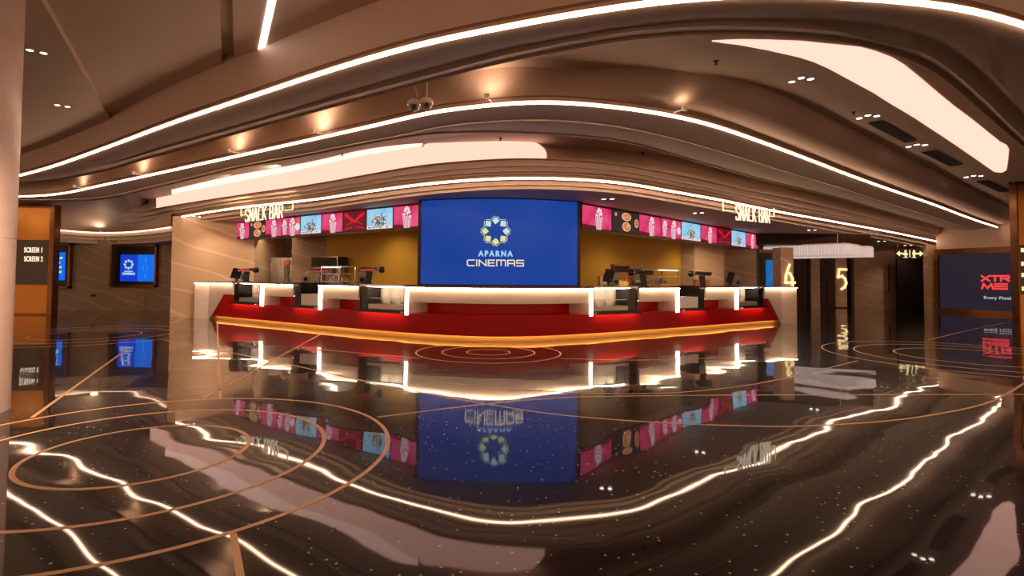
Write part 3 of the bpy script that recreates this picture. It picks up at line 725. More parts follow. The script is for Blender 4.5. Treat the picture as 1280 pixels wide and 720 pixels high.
hot_case(291, 324, 'small glass display case nearest the left end of the counter', -1)
hot_case(448, 506, 'wide glass display case just left of the blue screen', -1)
hot_case(741, 798, 'wide glass display case just right of the blue screen', 1)
hot_case(923, 955, 'small glass display case nearest the right end of the counter', 1)
def tower_case(xa, xb, label, side):
    fr, L, a, rz = wingframe(xa, xb)
    root = empty('glass_display_tower', (a.x, a.y, 0), label, 'display case', 'tall glass display towers', rz)
    f = lambda u, w, z: (u, -w, z)
    zb, zt = ZRD+.012, 1.66
    bs = .22*L
    m = MB(); m.box((.01, -.70, zb), (L-.01, -.02, zb+.05), fr=f)
    m.box(((.01 if side < 0 else L-.01-bs), -.68, zb+.05), ((.01+bs if side < 0 else L-.01), -.03, ZC+.06), fr=f); m.build('base', 'black', root)
    u0, u1 = (bs+.02, L-.02) if side < 0 else (.02, L-bs-.02)
    m = MB(); m.box((u0+.02, -.5, zb+.05), (u1-.02, -.035, zb+.34), fr=f); m.build('white_box', 'white', root)
    m = MB(); m.box((.06, .085, zb-.010), (L-.06, .11, zb-.003), fr=f); m.build('under_light', 'led_under', root)
    m = MB(); m.box((.01, -.02, zb), (L-.01, .13, zb+.03), fr=f); m.box((.01, .122, zb-.018), (L-.01, .13, zb), fr=f); m.build('front_lip', 'black', root)
    wb, wf = -1.22, -.66
    for z in (.96, 1.22, 1.43, 1.63):
        m = MB(); m.box((u0, wb, z), (u1, wf, z+.028), fr=f); m.build('shelf', 'white', root)
    for u in (u0, u1-.022):
        for w in (wb, wf-.022):
            m = MB(); m.box((u, w, zb+.05), (u+.022, w+.022, zt), fr=f); m.build('post', 'chrome', root)
    m = MB(); m.box((u0, wf+.002, zb+.36), (u1, wf+.008, zt), fr=f); m.build('front_glass', 'glass', root)
    m = MB(); k = 5
    for i in range(k): m.box((u0+.06+(u1-u0-.2)*i/k, wb+.1, 1.25), (u0+.06+(u1-u0-.2)*(i+.62)/k, wb+.3, 1.25+.08+.05*(i % 2)), fr=f)
    m.build('tray_rack', 'steel', root)
    m = MB(); m.box((u0+.05, wf-.08, 1.612), (u1-.05, wf-.05, 1.628), fr=f); m.build('lamp', emit_mat('tower fill lamp', (1, .82, .6), 10), root)  # glowing strip added to brighten the shelves
tower_case(367, 398, 'tall glass display tower in the left wing of the counter', -1)
tower_case(850, 882, 'tall glass display tower in the right wing of the counter', 1)

# ------------------------------------------------------------------ kitchen behind the counter
def P2(x, Y): return (ratio(x, 330)*Y, Y)
a, b_ = P2(408, 18.4), P2(560, 15.2)
wall('wall_kitchen_left', a[0], a[1], b_[0], b_[1], 0, 3.15, .15, 'yellow')
wall('wall_kitchen_pier', *P2(364.5, 18.6), *P2(408, 18.4), 0, 3.15, .15, 'marble_dark')
wall('wall_kitchen_recess', *P2(317, 20.5), *P2(400, 20.5), 0, 3.15, .1, 'marble_dark')
wall('wall_kitchen_right', *P2(690, 15.6), *P2(852, 20.8), 0, 3.15, .15, 'yellow')
wall('wall_kitchen_pier_right', *P2(851, 20.75), *P2(868, 20.6), 0, 3.15, .15, 'marble_dark')
m = MB(); x0, x1 = P2(868, 20.6)[0], P2(905, 20.6)[0]; m.box((x0, 20.6, 0), (x1, 21.6, 3.15)); structure(m, 'column', 'marble')
wall('wall_kitchen_end', *P2(904, 21.5), *P2(949, 21.5), 0, 3.15, .2, 'marble')
for (x, y), w, pw in (((470,292), 'over the yellow wall left of the blue screen', 75), ((345,308), 'over the dark doorway behind the counter', 60), ((800,296), 'over the popcorn machine', 80), ((880,306), 'over the marble column behind the counter', 110)):
    k = ratio(x, 300); Y = {470: 15.6, 345: 18.3, 800: 16.4, 880: 19.6}[x]
    root = empty('recessed_downlight', (k*Y, Y, 3.15), 'small added downlight inside the snack bar '+w, 'downlight', 'recessed downlights')
    m = MB(); m.lathe((0, 0, 0), [(.05, .004), (.05, -.01), (.04, -.012)], 16); m.build('trim_ring', 'white', root)
    m = MB(); m.lathe((0, 0, -.001), [(.038, 0), (.03, -.008), (.001, -.01)], 16); m.build('lamp', 'lens', root)
    spot('kitchen_fill_beam', (k*Y, Y, 3.08), pw, (1, .76, .5), 2.3, .9)  # hidden downlights added to light the kitchen

# LED wall
SW = []
for i in range(25):
    x = 526.5+(721.5-526.5)*i/24
    k = ratio(x, 300); t = (i-12)/12
    Y = 12.1+.42*t*t; SW.append(Vector((k*Y, Y, 0)))
root = empty('led_video_wall', (SW[12].x, SW[12].y, 1.19), 'large curved blue screen with the cinema logo above the counter', 'screen')
zs0, zs1 = 1.215, 3.125
nb_ = lambda P, d: [p+Vector((0, d, 0)) for p in P]
m = MB(); A = SW; B = nb_(SW, .18)
ext = [SW[0]+(SW[0]-SW[1]).normalized()*.09]+SW+[SW[-1]+(SW[-1]-SW[-2]).normalized()*.09]
extb = nb_(ext, .2); exf = nb_(ext, .012)
m.grid([lift(exf, zs0-.05), lift(exf, zs1+.03), lift(extb, zs1+.03), lift(extb, zs0-.05), lift(exf, zs0-.05)], smooth=False)
for i in (0, -1): m.quad(*(Vector((q.x, q.y, z)) for q, z in ((exf[i], zs0-.05), (exf[i], zs1+.03), (extb[i], zs1+.03), (extb[i], zs0-.05))))
world_part(m, 'cabinet', 'black', root)
m = MB(); m.grid([lift(SW, zs0), lift(SW, zs1), lift(nb_(SW, .011), zs1), lift(nb_(SW, .011), zs0)]); world_part(m, 'display', 'blue', root)
def wallpt(ix, iy):
    """point of the curved display seen at that place"""
    t = (ix-624)/97.5; Y = 12.1+.42*t*t
    p = at_y(ix, iy, Y); return p
def onwall(u, w, z):
    # u metres from logo centre along the wall
    ix = 619.5+u*56.2; p = wallpt(ix, 300); return (p.x, p.y-w, z)
def logo(mb, fr, R, m_top, m_bot, m_out):
    for i in range(8):
        a = math.pi/2-i*math.pi/4; cx, cz = R*math.cos(a), R*math.sin(a); rot = a+math.pi/4+.12*0; h = R*.285
        mi = m_top if i in (0, 1, 7, 2) else m_bot
        rot = math.pi/4 if i % 2 == 0 else 0
        rot += -.1
        c4 = [(cx+h*math.cos(rot+math.pi/4+k*math.pi/2)*1.25, cz+h*math.sin(rot+math.pi/4+k*math.pi/2)*1.25) for k in range(4)]
        mb.add([fr(p[0], .012, p[1]) for p in c4], [(0, 1, 2, 3)], mi)
        # bracket line outside each tile
        ox, oz = math.cos(a-.28), math.sin(a-.28)
        for k0 in range(4):
            p, q = c4[k0], c4[(k0+1) % 4]
            mx_, mz_ = (p[0]+q[0])/2-cx, (p[1]+q[1])/2-cz
            if (mx_*ox+mz_*oz) > h*.5:
                e = R*.10; g = R*.05; nx, nz = mx_/math.hypot(mx_, mz_), mz_/math.hypot(mx_, mz_)
                mb.add([fr(v[0]+nx*s_, .012, v[1]+nz*s_) for v, s_ in ((p, e), (q, e), (q, e+g), (p, e+g))], [(0, 1, 2, 3)], m_out)
m = MB(); zc = at_y(619.5, 289, 12.1).z
frl = lambda u, w, z: onwall(u, w, zc+z)
logo(m, frl, .235, 0, 1, 1)
zt1 = at_y(619.5, 317.3, 12.1).z; zt2 = at_y(619.5, 328.7, 12.1).z
text_mesh(m, 'APARNA', .165, lambda u, w, z: onwall(u, w, zt1+z), 2, .008, xs=.92, bold=.009, space=1.42)
# angular CINEMAS lettering from bars
def bars(mb, letters, fr, hgt, wid, gap, th, mi, mi2=None):
    u = 0; W = sum(wid*l_[0] for l_ in letters)+gap*(len(letters)-1); u = -W/2
    for wf, segs_ in letters:
        w_ = wid*wf
        for (x0, y0, x1, y1) in segs_:
            ax, ay, bx, by = u+x0*w_, (y0-.5)*hgt, u+x1*w_, (y1-.5)*hgt
            d = Vector((bx-ax, by-ay)); d.normalize(); nx, ny = -d.y*th/2, d.x*th/2; ex, ey = d.x*th/2, d.y*th/2
            q = [(ax-ex+nx, ay-ey+ny), (bx+ex+nx, by+ey+ny), (bx+ex-nx, by+ey-ny), (ax-ex-nx, ay-ey-ny)]
            mb.add([fr(p[0], .012, p[1]) for p in q]+[fr(p[0], .002, p[1]) for p in q], [(0, 1, 2, 3), (4, 7, 6, 5), (0, 4, 5, 1), (1, 5, 6, 2), (2, 6, 7, 3), (3, 7, 4, 0)], mi)
        u += w_+gap
LC = (1, [(1,1,.15,1),(.15,1,0,.85),(0,.85,0,.15),(0,.15,.15,0),(.15,0,1,0)])
LI = (.05, [(.5,0,.5,1)])
LN = (1, [(0,0,0,.85),(0,.85,.15,1),(.15,1,.85,.5),(.85,.5,1,0),(1,0,1,1)])
LN = (1, [(0,0,0,1),(0,1,1,0),(1,0,1,1)])
LE = (.9, [(1,1,0,1),(0,1,0,0),(0,0,1,0),(0,.5,.9,.5)])
LM = (1.3, [(0,0,0,1),(0,1,.9,1),(.9,1,1,.85),(1,.85,1,0),(.5,1,.5,.1)])
LA = (1, [(0,0,0,1),(0,1,.85,1),(.85,1,1,.85),(1,.85,1,0),(0,.42,1,.42)])
LS = (.95, [(1,1,0,1),(0,1,0,.5),(0,.5,1,.5),(1,.5,1,0),(1,0,0,0)])
bars(m, [LC, LI, LN, LE, LM, LA, LS], lambda u, w, z: onwall(u, w, zt2+z), .125, .15, .052, .026, 3)
world_part(m, 'lettering', ['logo_light', 'logo_yellow', 'logo_sky', 'logo_pink'], root)

# ------------------------------------------------------------------ menu screens
def blob(mb, fr, cx, cz, r, mi, w, n_=14, sx=1, sz=1):
    mb.add([fr(cx+r*sx*math.cos(2*math.pi*i/n_), w, cz+r*sz*math.sin(2*math.pi*i/n_)) for i in range(n_)], [tuple(range(n_))], mi)
def bucket(mb, fr, cx, W, Hh, mi_w, mi_r, s=1):
    rnd = random.Random(3)
    wt, wb, zt_, zb_ = .20*Hh*s*1.12, .135*Hh*s*1.12, .03*Hh, -.42*Hh*s
    def q(u, z): t = (z-zb_)/(zt_-zb_); return fr(cx+u*(wb+(wt-wb)*t), .012, z)
    mb.add([q(-1, zt_), q(1, zt_), q(1, zb_), q(-1, zb_)], [(0, 1, 2, 3)], mi_w)
    for u in (-.72, -.22, .28, .78):
        mb.add([fr(p[0], p[1]-.0, p[2]) if False else p for p in (tuple(Vector(q(u-.10, zt_))+Vector((0, -.002, 0))), tuple(Vector(q(u+.10, zt_))+Vector((0, -.002, 0))), tuple(Vector(q(u+.10, zb_))+Vector((0, -.002, 0))), tuple(Vector(q(u-.10, zb_))+Vector((0, -.002, 0))))], [(0, 1, 2, 3)], mi_r)
    for i in range(34):
        v = rnd.uniform(0, 1); u = rnd.uniform(-1, 1)*(1.18-.85*v)
        blob(mb, fr, cx+u*wt, zt_+(v*.34-.03)*Hh*s, .052*Hh, mi_w, .016+.0003*i, 9)
    for i in range(9): blob(mb, fr, cx+rnd.uniform(-.9, .9)*wt, zt_+rnd.uniform(-.02, .2)*Hh*s, .018*Hh, mi_r, .028, 7)
def menu(name, A, B, z0, z1, kind, label, group):
    d = B-A; L = d.length; fr0 = frame((A.x, A.y), (d.x, d.y)); zc_ = (z0+z1)/2; Hh = z1-z0
    root = empty('menu_screen', (A.x, A.y, z0), label, 'menu screen', group, math.atan2(d.y, d.x))
    f = lambda u, w, z: (u, -w, z)
    m = MB(); m.box((.004, -.09, 0), (L-.004, 0, Hh), fr=f); m.build('housing', 'black', root)
    m = MB(); g = lambda u, w, z: (u+L/2, -w, z+Hh/2)
    a_, b__ = L/2-.018, Hh/2-.018
    base = {'pop': 'pink', 'pop2': 'pink', 'pizza': 'menubrown', 'blue': 'menublue', 'x': 'crimson'}[kind]
    m.add([g(-a_, .006, -b__), g(a_, .006, -b__), g(a_, .006, b__), g(-a_, .006, b__)], [(0, 1, 2, 3)], 0)
    mats = [base]
    if kind == 'pop':
        mats += ['menuwhite', 'menupink', 'crimson']
        m.add([g(-a_, .008, -b__), g(a_*.1, .008, -b__), g(a_*.1, .008, -b__*.78), g(-a_, .008, -b__*.7)], [(0, 1, 2, 3)], 3)
        bucket(m, g, L*.05, L, Hh, 1, 2, 1.22)
    elif kind == 'pop2':
        mats += ['menuwhite', 'menupink', 'menuorange']
        bucket(m, g, -L*.33, L, Hh, 1, 2, 1.0); bucket(m, g, L*.10, L, Hh, 1, 2, 1.25); blob(m, g, L*.36, -Hh*.05, .2*Hh, 1, .012); blob(m, g, L*.38, Hh*.3, .12*Hh, 3, .012)
    elif kind == 'pizza':
        mats += ['menuorange', 'menucream', 'menured', 'menuslate']
        rnd = random.Random(5)
        for cx, cz, r, sx in ((.02, -.22, .27, 1.35), (.02, .24, .24, 1.7), (.40, .0, .25, .75), (-.36, .30, .10, 1)):
            blob(m, g, cx*L, cz*Hh, r*Hh, 2, .010, 18, sx, .8); blob(m, g, cx*L, cz*Hh, r*Hh*.82, 1, .012, 18, sx, .8)
            for i in range(9): blob(m, g, cx*L+rnd.uniform(-.6, .6)*r*Hh*sx, cz*Hh+rnd.uniform(-.45, .45)*r*Hh, r*Hh*.14, rnd.choice((2, 3)), .014+i*.0003, 8)
    elif kind == 'blue':
        mats += ['menuwhite', 'menugrey', 'menuslate', 'menusage']
        rnd = random.Random(9)
        m.add([g(-a_, .008, -b__), g(a_, .008, -b__), g(a_, .008, -b__*.72), g(-a_, .008, -b__*.66)], [(0, 1, 2, 3)], 1)
        blob(m, g, 0, -.12*Hh, .33*Hh, 3, .009, 18, 1.25, .75)
        for i in range(110):
            u = rnd.uniform(-1, 1); v = rnd.uniform(-1, 1)*math.sqrt(max(0, 1-u*u))
            blob(m, g, u*.50*Hh, -.08*Hh+v*.32*Hh, .045*Hh, 2 if rnd.random() < .5 else 4 if rnd.random() < .5 else 1, .010+.0001*i, 8)
        for i in range(10): blob(m, g, rnd.uniform(-.9, .9)*a_, -b__*.84, .035*Hh, 3, .017, 8)
    else:
        mats += ['scarlet', 'menured']
        for s_ in (-1, 1):
            for u0, u1, z0_, z1_, mi in ((0, .8, .05, .72, 1), (0, .7, .05, -.5, 1), (.05, .85, -.55, -.9, 2)):
                m.add([g(s_*u0*a_, .009+.001*mi, z0_*b__), g(s_*(u0+.16)*a_, .009+.001*mi, (z0_-.18)*b__), g(s_*(u1+.14)*a_, .009+.001*mi, z1_*b__), g(s_*(u1-.06)*a_, .009+.001*mi, (z1_+.2)*b__)], [(0, 1, 2, 3)], mi)
        for s_ in (-1, 0, 1): blob(m, g, s_*.72*a_, .55*b__*(1 if s_ else -.1), .09*Hh, 1, .013)
    m.build('picture', mats, root)
kinds_L = ['pop', 'pizza', 'pop', 'pop2', 'blue', 'pop', 'x', 'blue', 'pop']
edges_L = [293.3, 312, 331.8, 352.5, 375.7, 402, 428.8, 458.2, 491.5, 524]
kinds_R = ['pop', 'pizza', 'pop', 'pop2', 'blue', 'pop', 'x', 'blue', 'pop']
edges_R = [726.8, 764.5, 798.5, 826, 851.5, 875.5, 896, 914, 931.8, 946.4]
def lineY(xa, Ya, xb, Yb):
    ka, kb = ratio(xa, 280), ratio(xb, 280); A = Vector((ka*Ya, Ya)); D_ = Vector((kb*Yb, Yb))-A
    def f(x):
        k = ratio(x, 280); t = (k*A.y-A.x)/(D_.x-k*D_.y); p = A+D_*t; return Vector((p.x, p.y, 0))
    return f
ML = lineY(524, 13.04, 293.3, 18.06); MR = lineY(726.8, 12.75, 946.4, 20.8)
what = {'pop': 'a popcorn bucket on pink', 'pizza': 'pizzas on black', 'pop2': 'several popcorn buckets on pink', 'blue': 'a popcorn pile on pale blue', 'x': 'a dark red crossed pattern'}
ordn = ['first', 'second', 'third', 'fourth', 'fifth', 'sixth', 'seventh', 'eighth', 'ninth']
for i in range(9):
    menu('menu_screen', ML(edges_L[i]), ML(edges_L[i+1]), 2.575, 3.125, kinds_L[i], f'{ordn[i]} menu screen from the left wall, {what[kinds_L[i]]}', 'menu screens left of the blue screen')
    menu('menu_screen', MR(edges_R[i]), MR(edges_R[i+1]), 2.565, 3.125, kinds_R[i], f'{ordn[i]} menu screen right of the blue screen, {what[kinds_R[i]]}', 'menu screens right of the blue screen')
# black side edge of left menu row
# soffit behind menus
m = MB(); A, B = ML(291), ML(526)
n_ = Vector((-(B-A).y, (B-A).x, 0)).normalized()
for F_, xa, xb in ((ML, 290, 526), (MR, 725, 948)):
    A, B = F_(xa), F_(xb); nn = Vector((-(B-A).y, (B-A).x, 0)).normalized()
    if nn.y < 0: nn = -nn
    m = MB(); m.prism([(A+nn*.10)[:2], (B+nn*.10)[:2], (B+nn*.6)[:2], (A+nn*.6)[:2]], 2.585, 3.15); structure(m, 'ceiling_bulkhead', 'plaster')

# SNACK BAR signs
def snack_sign(x0, x1, y, D0, label, x_br, drop):
    A = at_y(x0, y[0], D0[0]); B = at_y(x1, y[1], D0[1]); d = B-A; L = math.hypot(d.x, d.y)
    root = empty('snack_bar_sign', (A.x, A.y, A.z), label, 'sign', 'hanging snack bar signs')
    fr0 = frame((A.x, A.y), (d.x, d.y))
    slope = d.z/L
    fr = lambda u, w, z: fr0(u+L/2, w, z+(A.z+B.z)/2+slope*u*1)
    hgt = drop
    m = MB()
    lw_ = L/10.9; th_ = hgt*.105
    LB = (1, [(0,0,0,1),(0,1,.8,1),(.8,1,.95,.88),(.95,.88,.95,.62),(.95,.62,.75,.52),(0,.52,.75,.52),(.75,.52,1,.4),(1,.4,1,.12),(1,.12,.85,0),(0,0,.85,0)])
    LK = (1, [(0,0,0,1),(0,.42,1,1),(.3,.55,1,0)])
    LR = (1, [(0,0,0,1),(0,1,.8,1),(.8,1,1,.88),(1,.88,1,.6),(1,.6,.8,.48),(0,.48,.8,.48),(.55,.48,1,0)])
    LA2 = (1, [(0,0,.4,1),(.4,1,.6,1),(.6,1,1,0),(.16,.3,.84,.3)])
    LS2 = (1, [(1,.85,.85,1),(.85,1,.15,1),(.15,1,0,.85),(0,.85,0,.62),(0,.62,1,.4),(1,.4,1,.15),(1,.15,.85,0),(.85,0,.15,0),(.15,0,0,.15)])
    SP = (.35, [])
    bars(m, [LS2, LN, LA2, LC, LK, SP, LB, LA2, LR], lambda u, w, z: fr(u, w*2.5, z), hgt, lw_*.84, lw_*.42, th_, 0)
    world_part(m, 'lettering', 'text_cream', root)
    t = .022*hgt/.3
    for s_, (ua, ub) in ((-1, x_br[0]), (1, x_br[1])):
        ua_, ub_ = ua*L, ub*L; m = MB()
        m.box((min(ua_, ub_), 0, hgt*.10-t if s_ < 0 else hgt*.05-t), (max(ua_, ub_), .03, hgt*.10 if s_ < 0 else hgt*.05), fr=fr)
        far_ = ua_ if abs(ua_) > abs(ub_) else ub_
        m.box((far_-t/2, 0, hgt*.05-t), (far_+t/2, .03, hgt*.72), fr=fr)
        world_part(m, 'bracket', 'text_warm', root)
    for u in (-.42, .42):
        m = MB(); m.tube([fr(u*L, -.01, hgt*.3), fr(u*L, -.42, hgt*.3)], .008); world_part(m, 'arm', 'steel', root)
snack_sign(306.5, 355, (269.5, 263.5), (15.0, 14.05), 'glowing snack bar sign hanging above the left menu screens', ((-.60, -.50), (.52, .72)), .33)
snack_sign(918, 962, (265.5, 270.5), (13.35, 14.65), 'glowing snack bar sign hanging above the right menu screens', ((-.80, -.55), (.52, .62)), .34)

# ------------------------------------------------------------------ equipment on the counter
def pos(fx, d, rz_add, label, proto=[None], flip=1):
    p = off(front(fx), d); n2 = nrm(p); rz = math.atan2(n2.x, -n2.y)*1.0
    if proto[0] is None:
        root = empty('till_terminal', (p.x, p.y, ZC+.052), label, 'till', 'till terminals on the counter', rz_add)
        m = MB(); m.box((-.11, -.10, 0), (.11, .12, .02)); m.build('base', 'black', root, .006)
        m = MB(); m.extr([(-.075, -.03, .02), (.075, -.03, .02), (.11, -.03, .31), (-.05, -.03, .31)], (0, .05, 0)); m.build('stand', 'black', root)
        m = MB(); m.extr([(-.22, -.12, .30), (.22, -.12, .33), (.21, -.12, .39), (-.22, -.12, .365)], (0, .26, .04)); m.build('screen_head', 'black', root, .008)
        m = MB(); m.extr([(-.20, -.132, .318), (.19, -.132, .342), (.185, -.132, .372), (-.20, -.132, .352)], (0, .011, 0)); m.build('display_bar', 'redscreen', root)
        m = MB(); m.lathe((.33, 0, .355), [(.02, -.07), (.07, -.06), (.082, 0), (.07, .055), (.03, .065)], 16, axis='X')
        m.build('scanner_head', 'black', root)
        m = MB(); m.tube([(.2, 0, .35), (.29, 0, .355)], .035, 10); m.build('scanner_arm', 'chrome', root)
        proto[0] = root; return root
    r = dup(proto[0], (p.x, p.y, ZC+.052 if fx in (446,) else ZC+.036), rz_add, label)
    return r
pos(293, .35, -.2, 'till terminal at the left end of the counter')
pos(364, .97, .15, 'till terminal behind the left glass tower')
pos(446, .35, .1, 'till terminal left of the blue screen, beside the wide display case')
pos(819, .35, math.pi-.1, 'till terminal right of the blue screen, beside the right glass tower')
pos(893, .35, math.pi-.2, 'till terminal between the right glass tower and the right end')
def printer(fx, d, label, rz, proto=[None]):
    p = off(front(fx), d)
    if proto[0] is None:
        root = empty('card_machine', (p.x, p.y, ZC+.05), label, 'card machine', 'card machines on the counter', rz)
        m = MB(); m.extr([(-.1, -.09, 0), (.1, -.09, 0), (.1, -.09, .16), (.06, -.09, .2), (-.1, -.09, .2)], (0, .2, 0)); m.build('body', 'grey', root, .015)
        m = MB(); m.lathe((.02, -.1, .1), [(.055, 0), (.05, -.006), (.035, .0)], 20, axis='Y'); m.build('roller', 'black', root)
        m = MB(); m.extr([(-.08, -.02, .2), (.05, -.02, .2), (.14, .02, .33), (.01, .02, .33)], (0, .03, .008)); m.build('flap', 'grey', root)
        proto[0] = root; return
    dup(proto[0], (p.x, p.y, ZC+.05), rz, label)
printer(286, .45, 'grey card machine at the left end of the counter', .3)
printer(357, .6, 'grey card machine left of the left glass tower', .2)
printer(430, .55, 'grey card machine right of the left glass tower', .1)
printer(790, .55, 'grey card machine on the wide display case right of the blue screen', -.2)
printer(941, .5, 'grey card machine at the right end of the counter', -.3)
def monitor(fx, d, label, rz, proto=[None]):
    p = off(front(fx), d)
    if proto[0] is None:
        root = empty('till_monitor', (p.x, p.y, ZC+.05), label, 'monitor', 'black till monitors', rz)
        m = MB(); m.box((-.14, -.1, 0), (.14, .12, .02)); m.build('base', 'black', root, .005)
        m = MB(); m.box((-.035, .0, .02), (.035, .05, .22)); m.build('stand', 'black', root)
        m = MB(); m.extr([(-.17, -.10, .12), (.05, .04, .08), (.13, .04, .38), (-.08, -.10, .42)], (.03, .035, .01)); m.build('screen', 'black', root)
        proto[0] = root; return
    dup(proto[0], (p.x, p.y, ZC+.05), rz, label)
monitor(279, .4, 'black tilted monitor nearest the left marble wall', .2)
monitor(780, .5, 'black tilted monitor on the wide case right of the blue screen', -.1)
monitor(933, .5, 'black tilted monitor on the small case at the right end', -.1)
# lamp head right of screen
p = off(front(794), .92)
root = empty('heat_lamp', (p.x, p.y, ZC+.05), 'shiny steel heat lamp right of the blue screen', 'lamp')
m = MB(); m.tube([(0, .1, 0), (0, .1, .3), (0, .06, .36), (0, 0, .36)], .014); m.lathe((0, .1, 0), [(.07, 0), (.07, .02), (.02, .03)], 16); m.build('stand', 'chrome', root)
m = MB(); m.lathe((0, 0, .2), [(.13, 0), (.11, .06), (.06, .12), (.03, .16)], 20, cap=False); m.build('lamp_shade', 'chrome', root)
# popcorn machine and neighbours on the rear counter
def rear(x, Y, z): k = ratio(x, 340); return Vector((k*Y, Y, z))
kc = MB(); 
for xa, Ya, xb, Yb, lab in ((410, 17.6, 525, 15.0, 'left'), (727, 14.8, 850, 19.2, 'right')):
    A, B = rear(xa, Ya, 0), rear(xb, Yb, 0); d = B-A; fr = frame(A, d); L = math.hypot(d.x, d.y)
    root = empty('rear_cabinet', (A.x, A.y, 0), f'low back cabinet along the {"yellow wall left" if lab=="left" else "yellow wall right"} of the blue screen', 'cabinet')
    m = MB(); m.box((0, -.33, 0), (L, 0, 1.0), fr=fr); world_part(m, 'body', 'stone', root)
    m = MB(); m.box((-.02, -.34, 1.0), (L+.02, .03, 1.04), fr=fr); world_part(m, 'worktop', 'steel', root)
p = rear(776, 15.75, 1.04)
root = empty('popcorn_machine', p, 'red framed popcorn warmer with yellow popcorn behind the counter', 'popcorn machine')
m = MB(); m.box((-.24, -.2, 0), (.24, .25, .09)); m.build('base', 'black', root)
m = MB()
for x in (-.24, .21):
    for y in (-.2, .22): m.box((x, y, .09), (x+.03, y+.03, .72))
m.box((-.24, -.2, .7), (.24, .25, .76)); m.build('frame', 'coral', root)
m = MB(); m.box((-.21, -.15, .52), (.21, .2, .70)); m.build('hood', 'dark', root)
m = MB()
rnd = random.Random(2)
for i in range(70): m.lathe((rnd.uniform(-.17, .17), rnd.uniform(-.15, .15), .11+rnd.uniform(0, .16)), [(.004, -.03), (.032, -.012), (.032, .012), (.004, .03)], 7, cap=False)
o = m.build('popcorn', 'popcorn', root); o['kind'] = 'stuff'
m = MB()
for z in (.34, .42): m.box((-.2, -.16, z), (.2, .18, z+.05))
m.build('tray', 'coral', root)
m = MB(); m.box((-.22, -.205, .1), (.22, -.2, .69)); m.build('front_glass', 'glass', root)
p = rear(797, 16.3, 1.04)
root = empty('drinks_dispenser', p, 'tall grey drinks dispenser beside the popcorn warmer', 'dispenser')
m = MB(); m.box((-.18, -.15, 0), (.2, .25, .66)); m.build('body', 'grey', root, .01)
m = MB(); m.box((-.10, -.16, .52), (.0, -.15, .62)); m.build('badge', 'dark', root)
m = MB(); m.box((-.13, -.26, .22), (.15, -.15, .3)); m.build('nozzle_block', 'steel', root)
m = MB(); m.box((-.15, -.28, 0), (.17, -.15, .03)); m.build('drip_tray', 'dark', root)
p = rear(757.5, 15.4, 1.04)
root = empty('counter_fridge', p, 'low steel box between the blue screen and the popcorn warmer', 'fridge')
m = MB(); m.box((-.19, -.15, 0), (.19, .25, .4)); m.build('body', 'steel', root, .006)
m = MB(); m.box((-.16, -.165, .03), (.16, -.15, .37)); d_ = m.build('door', 'steel', root)
m = MB(); m.box((.11, -.19, .1), (.125, -.165, .3)); m.build('handle', 'chrome', d_)
p = rear(354, 19.2, 0)
root = empty('upright_fridge', p, 'tall grey steel unit in the doorway behind the left counter', 'fridge')
m = MB(); m.box((-.38, -.2, 0), (.42, .4, 2.02)); m.build('body', 'steel', root, .01)
for x in (-.36, .03):
    m = MB(); m.box((x, -.225, .1), (x+.36, -.2, 1.98)); d_ = m.build('door', 'steel', root)
    m = MB(); m.box((x+.3, -.25, .8), (x+.32, -.225, 1.3)); m.build('handle', 'chrome', d_)
p = rear(358.5, 17.2, 1.1)
root = empty('juice_blender', p, 'blender with round coral lid behind the left counter', 'blender')
m = MB(); m.lathe((0, 0, -.1), [(.12, 0), (.12, .2), (.09, .28)], 18); m.build('base', 'grey', root)
m = MB(); m.lathe((0, 0, .18), [(.08, 0), (.1, .4)], 18); m.build('jar', 'grey', root)
m = MB(); m.lathe((0, 0, .58), [(.05, 0), (.105, .04), (.12, .12), (.1, .2), (.04, .24)], 18); m.build('lid', 'coral', root)
p = rear(404, 17.0, 1.45)
a0, a1 = rear(389, 17.9, 0), rear(422, 17.2, 0)
fr = frame(a0, a1-a0); L = (a1-a0).length
root = empty('oven_hood', (a0.x, a0.y, 1.7), 'dark hood with bright metal edges on the wall behind the left tower', 'hood')
m = MB(); m.box((0, -.4, 1.68), (L, 0, 2.0), fr=fr); world_part(m, 'body', 'dark', root)
m = MB(); m.box((0, 0, 1.985), (L, .012, 2.005), fr=fr); m.box((L-.02, 0, 1.68), (L, .012, 1.985), fr=fr); world_part(m, 'edge_trim', 'chrome', root)
m = MB(); m.box((.1, -.36, 1.05), (L-.1, -.05, 1.68), fr=fr); world_part(m, 'oven', 'steel', root)
p = off(front(916), 1.0)
root = empty('storage_bin', (p.x, p.y, 1.175), 'coral plastic bin on the shelf behind the right counter', 'bin')
m = MB(); m.box((-.22, -.14, 0), (.2, .14, .19)); m.build('body', 'coral', root, .01)
m = MB(); m.box((-.235, -.155, .17), (.215, .155, .2)); m.build('rim', 'coral', root)

# ------------------------------------------------------------------ left area: bronze sign, wall screens
YB = 18.4
X0, X1 = ratio(-10, 335)*YB, ratio(67, 335)*YB
zt_ = 3.72
spot('sign_beam', ((X0+X1)/2+.5, YB-.45, 3.62), 45, (1, .68, .36), 1.5, .8, ((X0+X1)/2+.3, YB+.05, 1.8))
root = empty('screen_direction_sign', ((X0+X1)/2, YB, 0), 'tall bronze portal with a lit screen one and two sign beside the pillar', 'sign')
m = MB(); m.box((X1-.16, YB-.03, 0), (X1, YB+.25, zt_)); m.box((X0, YB-.03, zt_-.12), (X1-.16, YB+.25, zt_)); m.box((X0, YB-.03, 0), (X1-.16, YB+.25, .06)); world_part(m, 'frame', 'bronze', root, .012)
z1_, z2_ = at_y(50, 300, YB).z, at_y(50, 356, YB).z
m = MB(); m.box((X0, YB, z1_), (X1-.16, YB+.2, zt_-.12)); world_part(m, 'upper_panel', 'gold', root)
